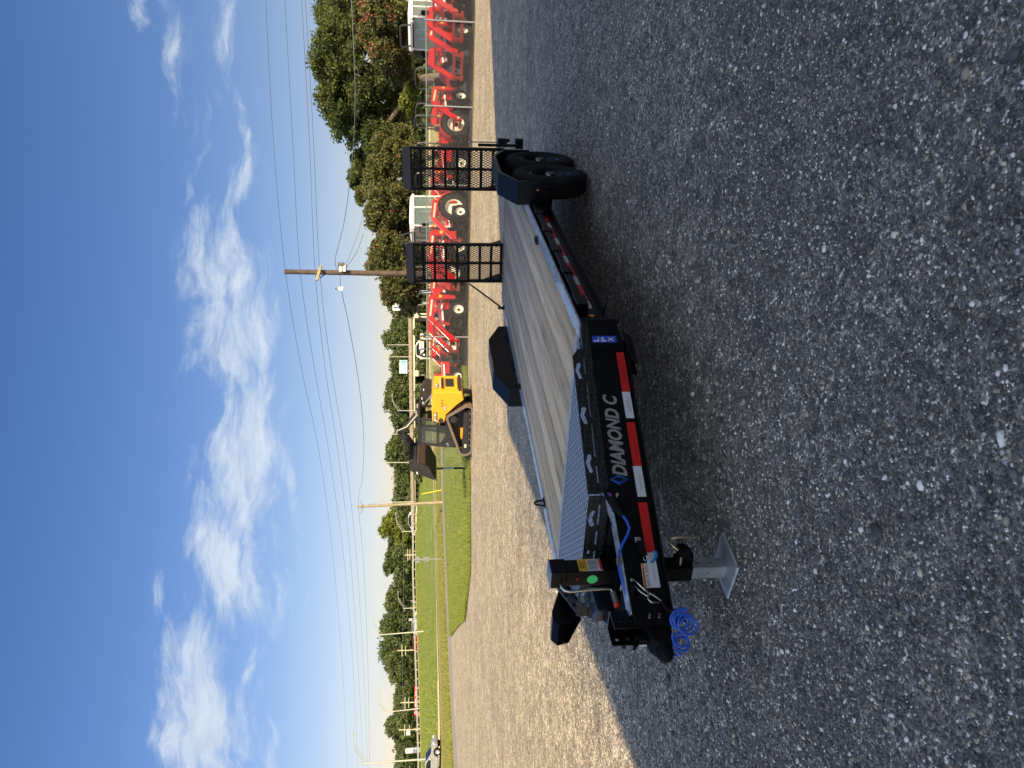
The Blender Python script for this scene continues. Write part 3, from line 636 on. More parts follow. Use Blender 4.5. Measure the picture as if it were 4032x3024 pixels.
# coupler channel, coupler, bolts
chm = MB(); chm.prism([(1.275, -.052), (1.285, -.062), (1.40, -.062), (1.40, -.054), (1.29, -.054), (1.29, .054), (1.40, .054), (1.40, .062), (1.285, .062), (1.275, .052)], -.315, .012, 'z')
ch_ = tb(chm, 'coupler_channel', BLACK)
cm = MB()
for z in (-.02, -.075, -.13): cm.cyl((1.365, -.1, z), (1.365, .1, z), .011, 12)
difference(ch_, tb(cm, 'cut', None))
m = MB(); m.prism([(1.25, -.22), (1.28, -.22), (1.28, .22), (1.25, .22)], -.1, -.09, 'z')
m.add([(1.12, .2, -.088), (1.29, .10, -.09), (1.29, -.10, -.09), (1.12, -.2, -.088), (1.12, .2, -.1), (1.29, .10, -.1), (1.29, -.10, -.1), (1.12, -.2, -.1)], [(0, 1, 2, 3), (4, 5, 6, 7), (0, 1, 5, 4), (2, 3, 7, 6)]); tb(m, 'coupler_gusset', BLACKM)
m = MB(); m.prism([(1.31, -.155), (1.40, -.15), (1.46, -.158), (1.50, -.185), (1.50, -.26), (1.31, -.262)], -.05, .05, 'y')
cpl = tb(m, 'coupler', BLACKM, bevel=.014)
m = MB(); m.sphere((1.505, 0, -.218), .052, 16, (1.0, .9, .85)); tb(m, 'ball_socket', BLACKM, cpl, smooth='all')
m = MB(); m.prism([(1.40, -.098), (1.435, -.098), (1.445, -.15), (1.40, -.155)], -.018, .018, 'y'); m.prism([(1.42, -.098), (1.47, -.07), (1.48, -.078), (1.44, -.11)], -.014, .014, 'y'); tb(m, 'coupler_latch', BLACKM, cpl, bevel=.003)
m = MB(); m.cyl((1.447, -.012, -.11), (1.447, -.012, -.145), .005, 6); tb(m, 'latch_pin', WHITE, cpl)
for z in (-.172, -.222):
    m = MB(); m.cyl((1.352, .062, z), (1.352, .069, z), .017, 14); m.cyl((1.352, .069, z), (1.352, .082, z), .0125, 6); m.cyl((1.352, .082, z), (1.352, .094, z), .008, 10); tb(m, 'bolt', CHROME)
# safety cables
def sc(parent_pts, nm='safety_cable'): pass
m = MB(); pts = []
for k in range(170):
    u_ = k / 169; a = 2 * math.pi * 4.3 * u_ - .6; r_ = .041 + .004 * math.sin(a * .37); c_ = Vector((1.43 + .03 * u_, .15 - .03 * u_, -.312 + .022 * math.sin(5 * u_)))
    pts.append(c_ + Vector((-.66, .75, 0)) * (r_ * math.cos(a)) + Vector((0, 0, 1)) * (r_ * math.sin(a)))
m.tube(pts, .0068, 7); cbl = tb(m, 'safety_cable', BLUEC, smooth=True)
m = MB(); m.tube([PN @ Vector((1.55, .035, -.235)), PN @ Vector((1.60, .045, -.262)), (1.40, .165, -.29)], [.0105, .011, .009], 10); tb(m, 'cable_sleeve', BLACKM, cbl, smooth=True)
hk = [(1.43, -.100), (1.46, -.106), (1.495, -.14), (1.52, -.175), (1.513, -.185), (1.495, -.172), (1.46, -.135), (1.44, -.118), (1.43, -.105), (1.43, -.100)]
m = MB(); m.tube([PN @ Vector((s_, .02, z_)) for s_, z_ in hk], .0042, 7); m.tube([PN @ Vector((1.45, .028, -.125)), PN @ Vector((1.49, .028, -.160))], .0038, 6); tb(m, 'snap_hook', CHROME, cbl, smooth=True)
lp = [(1.513, -.172), (1.535, -.17), (1.55, -.185), (1.555, -.215), (1.545, -.235), (1.52, -.205), (1.505, -.18), (1.513, -.172)]
m = MB(); m.tube([PN @ Vector((s_, .03, z_)) for s_, z_ in lp], .0045, 7); tb(m, 'thimble', CHROME, cbl, smooth=True)
m = MB(); pts = []
for k in range(90):
    u_ = k / 89; a = 2 * math.pi * 2.3 * u_ + 1; c_ = Vector((1.485 + .015 * u_, .075 - .05 * u_, -.29 - .012 * u_)); pts.append(c_ + Vector((-.6, .78, .1)) * (.037 * math.cos(a)) + Vector((0, 0, 1)) * (.037 * math.sin(a)))
m.tube(pts, .0068, 7); m.tube([pts[-1], (1.45, -.09, -.22), (1.40, -.08, -.2)], .0055, 7); tb(m, 'safety_cable', BLUEC, smooth=True)
m = MB(); m.prism([(1.27, -.285), (1.33, -.285), (1.335, -.32), (1.30, -.335), (1.27, -.31)], .03, .04, 'y'); m.cyl((1.31, .02, -.312), (1.31, .05, -.312), .012, 12); m.tube([(1.33, .04, -.325), (1.37, .06, -.34), (1.39, .08, -.345)], .005, 6); tb(m, 'chain_tab', BLACK)
m = MB(); m.tube([(1.335, .05, -.325), (1.37, .09, -.35), (1.40, .12, -.345)], [.006, .011, .010], 8); tb(m, 'cable_sleeve', BLACKM, smooth=True)
# jack
JX, JY = .942, .006
m = MB(); m.box((JX, JY, -.10), (.10, .10, .58)); jk = tb(m, 'jack', BLACK, bevel=.006)
m = MB(); m.box((JX + .002, JY, .225), (.112, .112, .085)); tb(m, 'gear_box', BLACK, jk, bevel=.006)
m = MB(); m.box((JX + .002, JY, .271), (.118, .118, .007)); tb(m, 'jack_cap', GALV, jk, bevel=.002)
m = MB(); m.box((JX, JY, -.34), (.094, .094, .36)); tb(m, 'jack_sleeve', BLACKM, jk, bevel=.004)
m = MB(); m.box((JX, JY, -.60), (.080, .080, .24)); leg = tb(m, 'inner_leg', GALV, jk, bevel=.006)
cm = MB();
for z in (-.555, -.63): cm.cyl((JX, 0, z), (JX, .1, z), .008, 10)
cm.cyl((JX + .01, JY, -.61), (JX + .1, JY, -.61), .005, 8)
difference(leg, tb(cm, 'cut', None))
m = MB(); h_ = .135
c8 = [(-h_, -h_), (h_, -h_), (h_, h_), (-h_, h_)]; rr = Matrix.Rotation(R(-8), 3, 'Z')
vs = []
for (sx_, zz) in ((1, -.735), (.93, -.724), (.5, -.712)):
    for (a, b_) in c8: p_ = rr @ Vector((a * sx_, b_ * sx_, 0)); vs.append((JX + p_.x - .02, JY + p_.y - .06 * 0, zz))
m.add(vs, [(3, 2, 1, 0), (0, 1, 5, 4), (1, 2, 6, 5), (2, 3, 7, 6), (3, 0, 4, 7), (4, 5, 9, 8), (5, 6, 10, 9), (6, 7, 11, 10), (7, 4, 8, 11), (8, 9, 10, 11)]); tb(m, 'foot_plate', GALV, jk, bevel=.003)
m = MB(); m.box((JX - .01, JY + .075, -.475), (.055, .055, .10)); m.prism([(JX - .03, -.43), (JX + .02, -.43), (JX + .02, -.50), (JX - .03, -.47)], JY + .10, JY + .16, 'y'); pb = tb(m, 'drop_leg_bracket', BLACKM, jk, bevel=.004)
m = MB(); hp = [(JX + .02, JY + .05, -.452), (JX + .01, JY + .10, -.452), (JX, JY + .135, -.44), (JX, JY + .16, -.41), (JX - .01, JY + .185, -.385), (JX - .01, JY + .21, -.39), (JX - .01, JY + .218, -.42), (JX - .01, JY + .216, -.47), (JX - .01, JY + .215, -.52)]
m.tube(hp, .0085, 8); tb(m, 'plunger_pin', YZINC, jk, smooth=True)
m = MB(); m.tube([(JX - .01, JY + .10 + .006 * k, -.435 + .02 * (k % 2)) for k in range(6)], .005, 5); tb(m, 'spring', CHROME, jk)
m = MB(); yc = JY + .05 + .0015
m.box((JX, yc, .045), (.092, .001, .12)); jl = tb(m, 'jack_label', OFFW, jk)
m = MB(); m.box((JX, yc + .001, .09), (.09, .001, .05)); tb(m, 'yellow_panel', YELD, jl)
m = MB(); m.box((JX, yc + .001, -.008), (.086, .001, .012)); tb(m, 'red_panel', REDP, jl)
m = MB()
for k in range(7): m.box((JX - .018, yc + .001, .055 - k * .0075), (.036, .001, .0022)); m.box((JX + .022, yc + .001, .055 - k * .0075), (.028, .001, .0018))
for k in range(4): m.box((JX, yc + .0018, .105 - k * .009), (.05, .001, .003))
tb(m, 'label_print', BLACKM, jl)
m = MB(); m.cyl((JX + .0505, JY - .005, .04), (JX + .0518, JY - .005, .04), .029, 28); tb(m, 'round_sticker', GREEND, jk)
m = MB(); m.cyl((JX + .05, JY + .005, .125), (JX + .058, JY + .005, .125), .006, 8); tb(m, 'red_plug', REDP, jk)
m = MB(); hdl = [(JX + .05, JY - .02, .215), (JX + .085, JY - .022, .215), (JX + .10, JY - .03, .20), (JX + .105, JY - .035, .17), (JX + .10, JY - .03, .05), (JX + .098, JY - .03, -.03), (JX + .10, JY - .033, -.055), (JX + .12, JY - .045, -.068)]
m.tube(hdl, .0075, 10); hd = tb(m, 'crank_handle', CHROME, jk, smooth=True)
m = MB(); m.cyl((JX + .11, JY - .042, -.065), (JX + .165, JY - .08, -.08), .0165, 14); tb(m, 'grip', GREYG, hd, smooth=True)
m = MB(); m.cyl((JX + .160, JY - .077, -.079), (JX + .178, JY - .088, -.083), .0195, 14); tb(m, 'grip_end', REDP, hd, smooth=True)
m = MB(); m.box((JX + .01, JY, -.095), (.15, .15, .012)); m.box((JX + .01, .0, -.26), (.13, .3, .012)); tb(m, 'jack_mount', BLACK)
# spare wheel bracket on the far side of the tongue
m = MB(); q = [(.20, -.06), (.34, -.03), (.46, .03), (.53, .09), (.52, .125), (.46, .14), (.36, .12)]
for y in (-1.02, -.83): m.prism([(x, z) for x, z in [(.12, -.10), (.30, -.10), (.50, .02), (.52, .10), (.47, .135), (.40, .13), (.12, .02)]], y, y + .006, 'y')
m.add([(.47, -1.02, .135), (.40, -1.02, .13), (.40, -.824, .13), (.47, -.824, .135), (.52, -1.02, .10), (.52, -.824, .10), (.50, -1.02, .02), (.50, -.824, .02)], [(0, 1, 2, 3), (0, 3, 5, 4)])
m.cyl((.50, -.93, .07), (.58, -.93, .068), .008, 8); tb(m, 'spare_wheel_bracket', BLACK)
# fenders
XF = [(-3.139, -.16), (-3.139, .113), (-3.568, .27), (-4.50, .27), (-4.93, .113), (-4.93, -.20)]
for s in S2:
    m = MB(); th = .006
    for k in range(5):
        (x0, z0), (x1, z1) = XF[k], XF[k + 1]
        if k == 0: z0 = -.10
        vs = []
        nx, nz_ = (z1 - z0), -(x1 - x0); ln = math.hypot(nx, nz_); nx, nz_ = nx / ln * th, nz_ / ln * th
        if s > 0 or True:
            for (xx, zz) in ((x0, z0), (x1, z1), (x1 - nx, z1 - nz_), (x0 - nx, z0 - nz_)): vs += [(xx, s * 1.03, zz), (xx, s * 1.256, zz)]
        m.add(vs, [(0, 2, 3, 1), (4, 6, 7, 5), (0, 1, 7, 6), (2, 4, 5, 3), (0, 6, 4, 2), (1, 3, 5, 7)])
    fd = tb(m, 'fender', mat('gloss black fender paint', (.006, .0065, .0075), .4, var=.1, spec=.2), bevel=.002)
    m = MB(); m.prism([(-3.145, -.005), (-3.145, .113), (-3.568, .268), (-4.5, .268), (-4.925, .113), (-4.925, -.005), (-4.89, -.005), (-4.89, .10), (-4.48, .235), (-3.59, .235), (-3.18, .10), (-3.18, -.005)], s * 1.25, s * 1.258, 'y'); tb(m, 'fender_lip', BLACK, fd)
    m = MB(); m.prism([(-3.145, -.02), (-3.145, .108), (-3.568, .262), (-4.5, .262), (-4.925, .108), (-4.925, -.02)], s * 1.028, s * 1.034, 'y'); tb(m, 'fender_inner_panel', BLACK, fd)
    m = MB(); m.prism([(-3.9, .24), (-4.2, .24), (-4.12, .13), (-3.98, .13)], s * 1.12, s * 1.126, 'y'); tb(m, 'fender_web', BLACK, fd)
    # step / gusset ahead of the wheel with its lamp
    m = MB(); m.prism([(-3.135, -.17), (-3.135, -.02), (-2.95, -.09), (-2.86, -.12), (-2.86, -.17)], s * .99, s * 1.045, 'y'); m.box((-3.128, s * 1.12, -.12), (.012, .2, .16)); tb(m, 'fender_support', BLACK)
    m = MB(); m.sphere((-3.12, s * 1.18, -.09), .011, 8, (.6, 1, 1)); tb(m, 'marker_lamp', AMBER)
    for wx in (-3.74, -4.55):
        RR = .392; gz = -.680 + RR if wx > -4 else -.668 + RR
        WM = Matrix.Translation((wx, s * 1.135, gz)) @ Matrix.Diagonal((1, s, 1, 1))
        prof = [(.205, -.085), (.26, -.108), (.33, -.112), (.365, -.10), (.384, -.085), (RR, -.06), (RR - .008, -.055), (RR - .008, -.045), (RR, -.04), (RR, -.008), (RR - .008, -.004), (RR - .008, .006), (RR, .010), (RR, .042), (RR - .008, .046), (RR - .008, .056), (RR - .001, .062), (.382, .088), (.375, .092), (.362, .103), (.33, .113), (.30, .114), (.27, .110), (.235, .098), (.205, .085)]
        wh = bpy.data.objects.new('wheel', None); COL.objects.link(wh); wh.parent = trailer; wh.empty_display_size = .1
        m = MB(); m.lathe(prof, 56, WM); tb(m, 'tyre', RUBBER, wh, smooth=True)
        m = MB(); m.lathe([(.207, -.085), (.215, -.09), (.2, -.06), (.19, .0), (.195, .06), (.216, .09), (.210, .093), (.19, .07), (.17, .02), (.16, .0), (.14, -.005), (.10, .01), (.085, .02), (.0, .02)], 40, WM)
        rim = tb(m, 'rim', mat('gloss black wheel paint', (.005, .005, .0055), .35, spec=.25), wh, smooth=True)
        m = MB(); m.lathe([(.052, .0), (.052, .085), (.046, .095), (.0, .095)], 20, WM); tb(m, 'hub', mat('hub metal', (.12, .12, .12), .25, .9), wh, smooth=True)
        m = MB()
        for k in range(8):
            a = 2 * math.pi * k / 8; m.cyl((.082 * math.cos(a), .02, .082 * math.sin(a)), (.082 * math.cos(a), .045, .082 * math.sin(a)), .009, 6, WM)
        tb(m, 'wheel_nuts', CHROME, rim)
m = MB()
for wx, gz in ((-3.74, -.29), (-4.55, -.278)): m.box((wx, 0, gz), (.075, 2.1, .075))
m.box((-4.0, .8, -.25), (1.4, .05, .04)); m.box((-4.0, -.8, -.25), (1.4, .05, .04)); tb(m, 'axles', BLACKM)
# ramps
def ramp(y0, y1, dz):
    rp = bpy.data.objects.new('ramp', None); COL.objects.link(rp); rp.parent = trailer; rp.empty_display_size = .1
    X = -5.93; z0, z1 = .0 + dz, 1.26; ym = (y0 + y1) / 2
    m = MB()
    for y in (y0 + .018, y1 - .018): m.box((X, y, (z0 + z1) / 2), (.06, .036, z1 - z0))
    m.box((X, ym, (z0 + z1) / 2), (.05, .03, z1 - z0))
    zs = [z0 + .02] + [.165 + .1595 * k for k in range(7)]
    for z in zs: m.box((X - .008, ym, z), (.05, y1 - y0, .034))
    m.box((X, ym, z1 - .01), (.06, y1 - y0, .03)); tb(m, 'ramp_frame', BLACK, rp, bevel=.003)
    m = MB(); m.prism([(y0, z1 - .012), (y1, z1 - .012), (y1, z1 + .08), (y1 - .035, z1 + .105), (y0 + .03, z1 + .105), (y0, z1 + .08)], X - .01, X + .03, 'x'); tb(m, 'ramp_tip', mat('charcoal paint', (.035, .036, .042), .4), rp, bevel=.004)
    # expanded metal
    m = MB(); px, pz = .032, .062; nx = int((y1 - y0) / px); nz_ = int((z1 - z0) / pz); xx = X + .034
    for j in range(nz_ + 1):
        for i in range(nx):
            ya = y0 + .004 + i * px; zb = z0 + j * pz; a = (xx, ya, zb); b_ = (xx, ya + px / 2, zb + pz / 2); c = (xx, ya + px, zb); d = (xx, ya + px / 2, zb - pz / 2)
            if j < nz_: m.beam(a, b_, .0075, .004, (1, 0, 0)); m.beam(b_, c, .0075, .004, (1, 0, 0))
            if j > 0: m.beam(c, d, .0075, .004, (1, 0, 0)); m.beam(d, a, .0075, .004, (1, 0, 0))
    tb(m, 'expanded_mesh', BLACK, rp)
    m = MB()
    for y in (y0 + .03, y1 - .04): m.prism([(X - .02, .02 + dz), (X - .28, .02 + dz), (X - .02, .26 + dz)], y, y + .01, 'y')
    tb(m, 'ramp_foot', BLACK, rp)
    return rp
ramp(.545, 1.105, .02); ramp(-.762, -.19, .0)
m = MB(); m.beam((-5.36, -.95, .02), (-5.93, -.79, .47), .012, .02); tb(m, 'ramp_strut', BLACK)
m = MB(); m.box((-5.93, 1.14, .12), (.05, .03, .5)); m.box((-5.9, 1.18, .05), (.08, .1, .12)); m.box((-5.9, 1.17, -.17), (.1, .12, .1)); m.cyl((-5.95, 1.2, -.05), (-5.95, 1.2, .1), .02, 8); tb(m, 'ramp_spring_assist', BLACKM)
m = MB(); m.cyl((-5.97, 1.17, .1), (-5.97, 1.17, .47), .008, 6); m.sphere((-5.97, 1.17, .48), .02, 8); tb(m, 'ramp_latch_rod', GALV)

# ------------------------------------------------------------------ ground
def sheet(name, rows, m, kind='structure', lift=0):
    """rows: list of equal-length point lists; a lofted surface"""
    V = [tuple(p[:2]) + (p[2] + lift,) for r_ in rows for p in r_]; n = len(rows[0]); Fc = []
    for i in range(len(rows) - 1):
        for j in range(n - 1): Fc.append((i * n + j, i * n + j + 1, (i + 1) * n + j + 1, (i + 1) * n + j))
    mb = MB(); mb.add(V, Fc); o = mb.build(name, m, smooth='all'); o['kind'] = kind; return o
m = MB(); m.add([(-900, -120, -.35), (900, -120, -.35), (900, 1500, -.35), (-900, 1500, -.35)], [(0, 1, 2, 3)])
o = m.build('terrain', GRASS); o['kind'] = 'structure'
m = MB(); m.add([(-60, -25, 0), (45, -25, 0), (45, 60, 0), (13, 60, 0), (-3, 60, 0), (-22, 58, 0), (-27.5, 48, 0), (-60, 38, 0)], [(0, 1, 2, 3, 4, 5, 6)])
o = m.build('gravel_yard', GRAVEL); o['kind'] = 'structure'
DARKG = mat('dark ground with tractor shade', (.03, .028, .026), .9, var=.3, vscale=2, bump=.3, bscale=30)  # dark yard ground, with the shade under the tractors put into the colour
m = MB(); m.add([(2.1, 32.05, .006), (13.6, 27.1, .006), (18, 25.2, .006), (24, 42, .006), (4, 46, .006), (-3.7, 42, .006), (-3.7, 32.6, .006)], [(0, 1, 2, 3, 4, 5, 6)])
o = m.build('machine_yard', DARKG); o['kind'] = 'structure'
ASPH = mat('street asphalt', (.26, .235, .215), .85, var=.1, vscale=3, bump=.3, bscale=60)
SAND = mat('pale dirt track', (.72, .55, .34), .9, var=.15, vscale=2)
DRYG = mat('dry verge grass', (.30, .26, .09), .9, var=.35, vscale=3, bump=.6, bscale=12)
# stations: photo rows; each boundary is (v, distance)
ST = [3300, 3024, 2750, 2500, 2380, 2250, 2100, 1910, 1700, 1440, 1200, 900, 500]
def interp(tab, y):
    tab = sorted(tab)
    if y <= tab[0][0]: return tab[0][1:]
    for a, b in zip(tab, tab[1:]):
        if y <= b[0]:
            t = (y - a[0]) / (b[0] - a[0]); return tuple(p + (q - p) * t for p, q in zip(a[1:], b[1:]))
    return tab[-1][1:]
def line(tab): return [at(*((lambda r_: (r_[0], y, r_[1]))(interp(tab, y)))) for y in ST]
g_edge = [(3300, 1808, 43), (3024, 1807, 43.5), (2500, 1779, 56), (2475, 1800, 45.4), (2440, 1838, 33.9), (2380, 1842, 32.4), (2250, 1857, 29.3), (1910, 1855, 29.6), (1440, 1846, 32), (500, 1820, 39)]
path_n = [(3300, 1808, 43), (3024, 1807, 43.5), (2500, 1778, 59), (2250, 1762, 72), (1910, 1748, 84), (1700, 1744, 90), (1440, 1738, 100), (500, 1738, 102)]
path_f = [(3300, 1791, 48), (3024, 1790, 48.5), (2500, 1763, 65), (2250, 1752, 80), (1910, 1739, 95), (1700, 1735, 101), (1440, 1731, 110), (500, 1731, 112)]
sand_n = [(3300, 1738, 67), (3024, 1736, 68), (2750, 1732, 76), (2500, 1724, 86), (2250, 1718, 98), (1910, 1710, 108), (1700, 1706, 112), (1440, 1696, 122), (500, 1696, 124)]
sand_f = [(3300, 1731, 70), (3024, 1729, 71), (2750, 1726, 79), (2500, 1719, 90), (2250, 1714, 102), (1910, 1706, 112), (1700, 1702, 117), (1440, 1691, 127), (500, 1690, 129)]
top = [(3300, 1664, 150), (3024, 1661, 150), (2750, 1654, 150), (2500, 1646, 150), (2250, 1639, 150), (2000, 1640, 150), (1910, 1655, 148), (1700, 1680, 146), (1440, 1682, 146), (500, 1684, 146)]
A_, B_, C_, D_, E_, F_ = [line(t_) for t_ in (g_edge, path_n, path_f, sand_n, sand_f, top)]
def mid(P, Q, n, bulge=0):
    return [[a.lerp(b, k / n) + Vector((0, 0, bulge * math.sin(math.pi * k / n))) for a, b in zip(P, Q)] for k in range(n + 1)]
# near lawn: finer outline than the stations
gx = []
for y in (1440, 1600, 1700, 1800, 1910, 2000, 2100, 2180, 2250, 2300, 2340, 2380, 2410, 2440, 2460, 2475, 2485, 2493, 2500):
    v, d = interp(g_edge, y); pv, pd = interp(path_n, y); a = at(v, y, d); b = at(pv, y, pd); a.z = .02; gx.append((a, b))
rows = []
for k in range(9):
    rows.append([a.lerp(b, k / 8) + Vector((0, 0, (.08 if 0 < k < 8 else (.0 if k == 0 else -.0)))) for a, b in gx])
sheet('lawn', rows, GRASS)
sheet('street', mid(B_, C_, 2), ASPH, lift=.03)
pass
sheet('verge', mid(C_, D_, 5, .05), DRYG)
sheet('dirt_track', mid(D_, E_, 2), SAND, lift=.06)
sheet('embankment', mid(D_, F_, 8, .25), GRASS, lift=-.01)
# highway along the top of the bank
HW = [p + Vector((0, 0, .0)) for p in F_]
sheet('highway', [[p + Vector((0, .2, -.02)) for p in F_], [p + Vector((0, 16, 0)) for p in F_]], ASPH)
sheet('far_field', [[p + Vector((0, 16, -.05)) for p in F_], [p + Vector((0, 80, -2.5)) for p in F_], [p + Vector((0, 700, -5)) for p in F_]], GRASS)
# grass blades
def blades(name, spots, hmin, hmax, wd, m_, lean=.35):
    n = len(spots); P = np.array(spots); a = rng.uniform(0, 2 * np.pi, n); h = rng.uniform(hmin, hmax, n); w_ = wd * rng.uniform(.6, 1.4, n)
    dx, dy = np.cos(a) * w_, np.sin(a) * w_; lx, ly = rng.normal(0, lean, n) * h, rng.normal(0, lean, n) * h
    V = np.empty((n, 3, 3)); V[:, 0] = P + np.c_[dx, dy, np.zeros(n)]; V[:, 1] = P - np.c_[dx, dy, np.zeros(n)]; V[:, 2] = P + np.c_[lx, ly, h]
    F3 = np.arange(n * 3).reshape(-1, 3); t_ = np.repeat(np.clip(rng.normal(.5, .22, n), 0, 1), 3)
    o = npmesh(name, V.reshape(-1, 3), F3, m_, {'tone': t_}); o['kind'] = 'stuff'; return o
sp_ = []
for _ in range(60000):
    j = random.randrange(len(gx) - 1); u_, v_ = random.random(), random.random() ** 1.6
    a = gx[j][0].lerp(gx[j + 1][0], u_); b = gx[j][1].lerp(gx[j + 1][1], u_); p = a.lerp(b, v_); sp_.append((p.x, p.y, p.z + .06 * min(1, v_ * 8)))
blades('lawn_grass', sp_, .10, .22, .012, BLADE)
sp_ = []
for _ in range(38000):
    j = random.randrange(9); u_, v_ = random.random(), random.random(); a = C_[j].lerp(C_[j + 1], u_); b = D_[j].lerp(D_[j + 1], u_); p = a.lerp(b, v_ * .6 + .02); sp_.append((p.x, p.y, p.z))
blades('tall_verge_grass', sp_, .15, .42, .03, BLADE, .25); blades('dry_verge_grass', random.sample(sp_, 15000), .15, .45, .03, STRAW, .25)
sp_ = []
for _ in range(70000):
    j = random.randrange(9); u_, v_ = random.random(), random.random() ** 1.3; a = E_[j].lerp(E_[j + 1], u_); b = F_[j].lerp(F_[j + 1], u_); p = a.lerp(b, v_); sp_.append((p.x, p.y, p.z + .2 * math.sin(math.pi * v_)))
blades('embankment_grass', sp_, .12, .4, .05, BLADE, .3)
# weeds along the foot of the fence
sp_ = []
for _ in range(2500):
    t_ = random.random(); p = Vector((13.6, 26.9, 0)).lerp(Vector((2.1, 31.9, 0)), t_); sp_.append((p.x + random.gauss(0, .05), p.y - .35 + random.gauss(0, .12) * 1.2, 0))
blades('fence_weeds', sp_, .02, .06, .01, STRAW)

# loose stones close to the camera
def pebbles(n, ymin, ymax, size, name, fall=1.0):
    phi = (1 + 5 ** .5) / 2
    iv = np.array([(-1, phi, 0), (1, phi, 0), (-1, -phi, 0), (1, -phi, 0), (0, -1, phi), (0, 1, phi), (0, -1, -phi), (0, 1, -phi), (phi, 0, -1), (phi, 0, 1), (-phi, 0, -1), (-phi, 0, 1)]) / 1.9
    fc = np.array([(0, 11, 5), (0, 5, 1), (0, 1, 7), (0, 7, 10), (0, 10, 11), (1, 5, 9), (5, 11, 4), (11, 10, 2), (10, 7, 6), (7, 1, 8), (3, 9, 4), (3, 4, 2), (3, 2, 6), (3, 6, 8), (3, 8, 9), (4, 9, 5), (2, 4, 11), (6, 2, 10), (8, 6, 7), (9, 8, 1)])
    u = rng.random(n) ** fall; y = np.sqrt(u * (ymax ** 2 - ymin ** 2) + ymin ** 2); x = rng.uniform(-.60, .60, n) * y
    keep = x > (-3.4 + (y - 5.7) * .12 + rng.normal(0, .6, n)); x = x[keep]; y = y[keep]; n = len(x)   # dark stones left out along the shade edge, keeping the sunlit gravel pale
    ft = TMb @ (Vector((JX - .02, JY, -.735)) - BASE); keep = (np.hypot(x - ft.x, y - ft.y) > .15); x = x[keep]; y = y[keep]; n = len(x)   # stones pressed flat under the jack foot

    r_ = size * np.exp(rng.normal(0, .38, n)) * .5; r_ = np.minimum(r_, size * 1.7); big = rng.random(n) < .002; r_[big] *= rng.uniform(1.8, 3.2, big.sum())
    S3 = np.c_[r_ * rng.uniform(.75, 1.35, n), r_ * rng.uniform(.75, 1.35, n), r_ * rng.uniform(.45, .8, n)]
    J = 1 + rng.normal(0, .16, (n, 12, 1)); P = iv[None] * J * S3[:, None, :]
    a = rng.uniform(0, 2 * np.pi, n); c_, s_ = np.cos(a), np.sin(a); tx = rng.normal(0, .4, n); ct, st = np.cos(tx), np.sin(tx)
    X = P[..., 0] * c_[:, None] - P[..., 1] * s_[:, None]; Y = P[..., 0] * s_[:, None] + P[..., 1] * c_[:, None]; Z = P[..., 2]
    Y2 = Y * ct[:, None] - Z * st[:, None]; Z2 = Y * st[:, None] + Z * ct[:, None]
    V = np.stack([X + x[:, None], Y2 + y[:, None], Z2 + (S3[:, 2] * rng.uniform(.1, .9, n))[:, None]], -1).reshape(-1, 3)
    F3 = (fc[None] + (np.arange(n) * 12)[:, None, None]).reshape(-1, 3)
    tone = rng.random(n) ** 1.2; o = npmesh(name, V, F3, PEBBLE, {'tone': np.repeat(tone, 12)}); o['kind'] = 'stuff'; return o
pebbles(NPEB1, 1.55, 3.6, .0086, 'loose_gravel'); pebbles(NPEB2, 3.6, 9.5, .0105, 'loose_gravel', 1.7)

# ------------------------------------------------------------------ building behind the camera, whose shade covers the yard
HB = 9.0; off_ = Vector((SUNDIR.x, SUNDIR.y, 0)) * (HB / -SUNDIR.z)
Cs = Vector((-.95, 15.35, 0)); Aend = Vector((-3.14, 5.68, 0)); Bend = Vector((9.0, 19.35, 0))
c0 = Cs - off_; dA = (Aend - Cs).normalized(); dB = (Bend - Cs).normalized()
p = [c0, c0 + dB * 24, c0 + dB * 24 + dA * 22, c0 + dA * 22]
bl = thing('dealership_building', 'tall pale metal building standing behind the photographer', 'building', (c0.x, c0.y, 0))
m = MB(); m.prism([(q.x, q.y) for q in p], 0, HB - .25, 'z'); m.build('wall', mat('white metal cladding', (.74, .72, .68), .5), bl, off=c0)
m = MB(); m.prism([(q.x, q.y) for q in p], HB - .25, HB, 'z'); m.build('roof', mat('grey roof sheet', (.3, .3, .3), .5), bl, off=c0)
for k in range(3):
    a = c0 + dB * (5 + 9 * k) + Vector((0, .0, 0)); nrm = Vector((-dB.y, dB.x, 0)); a = a + nrm * .01
    m = MB(); m.beam(a + Vector((0, 0, 2)), a + dB * 4 + Vector((0, 0, 2)), .04, 3.6); m.build('door', mat('grey door', (.12, .12, .13), .4), bl, off=c0)

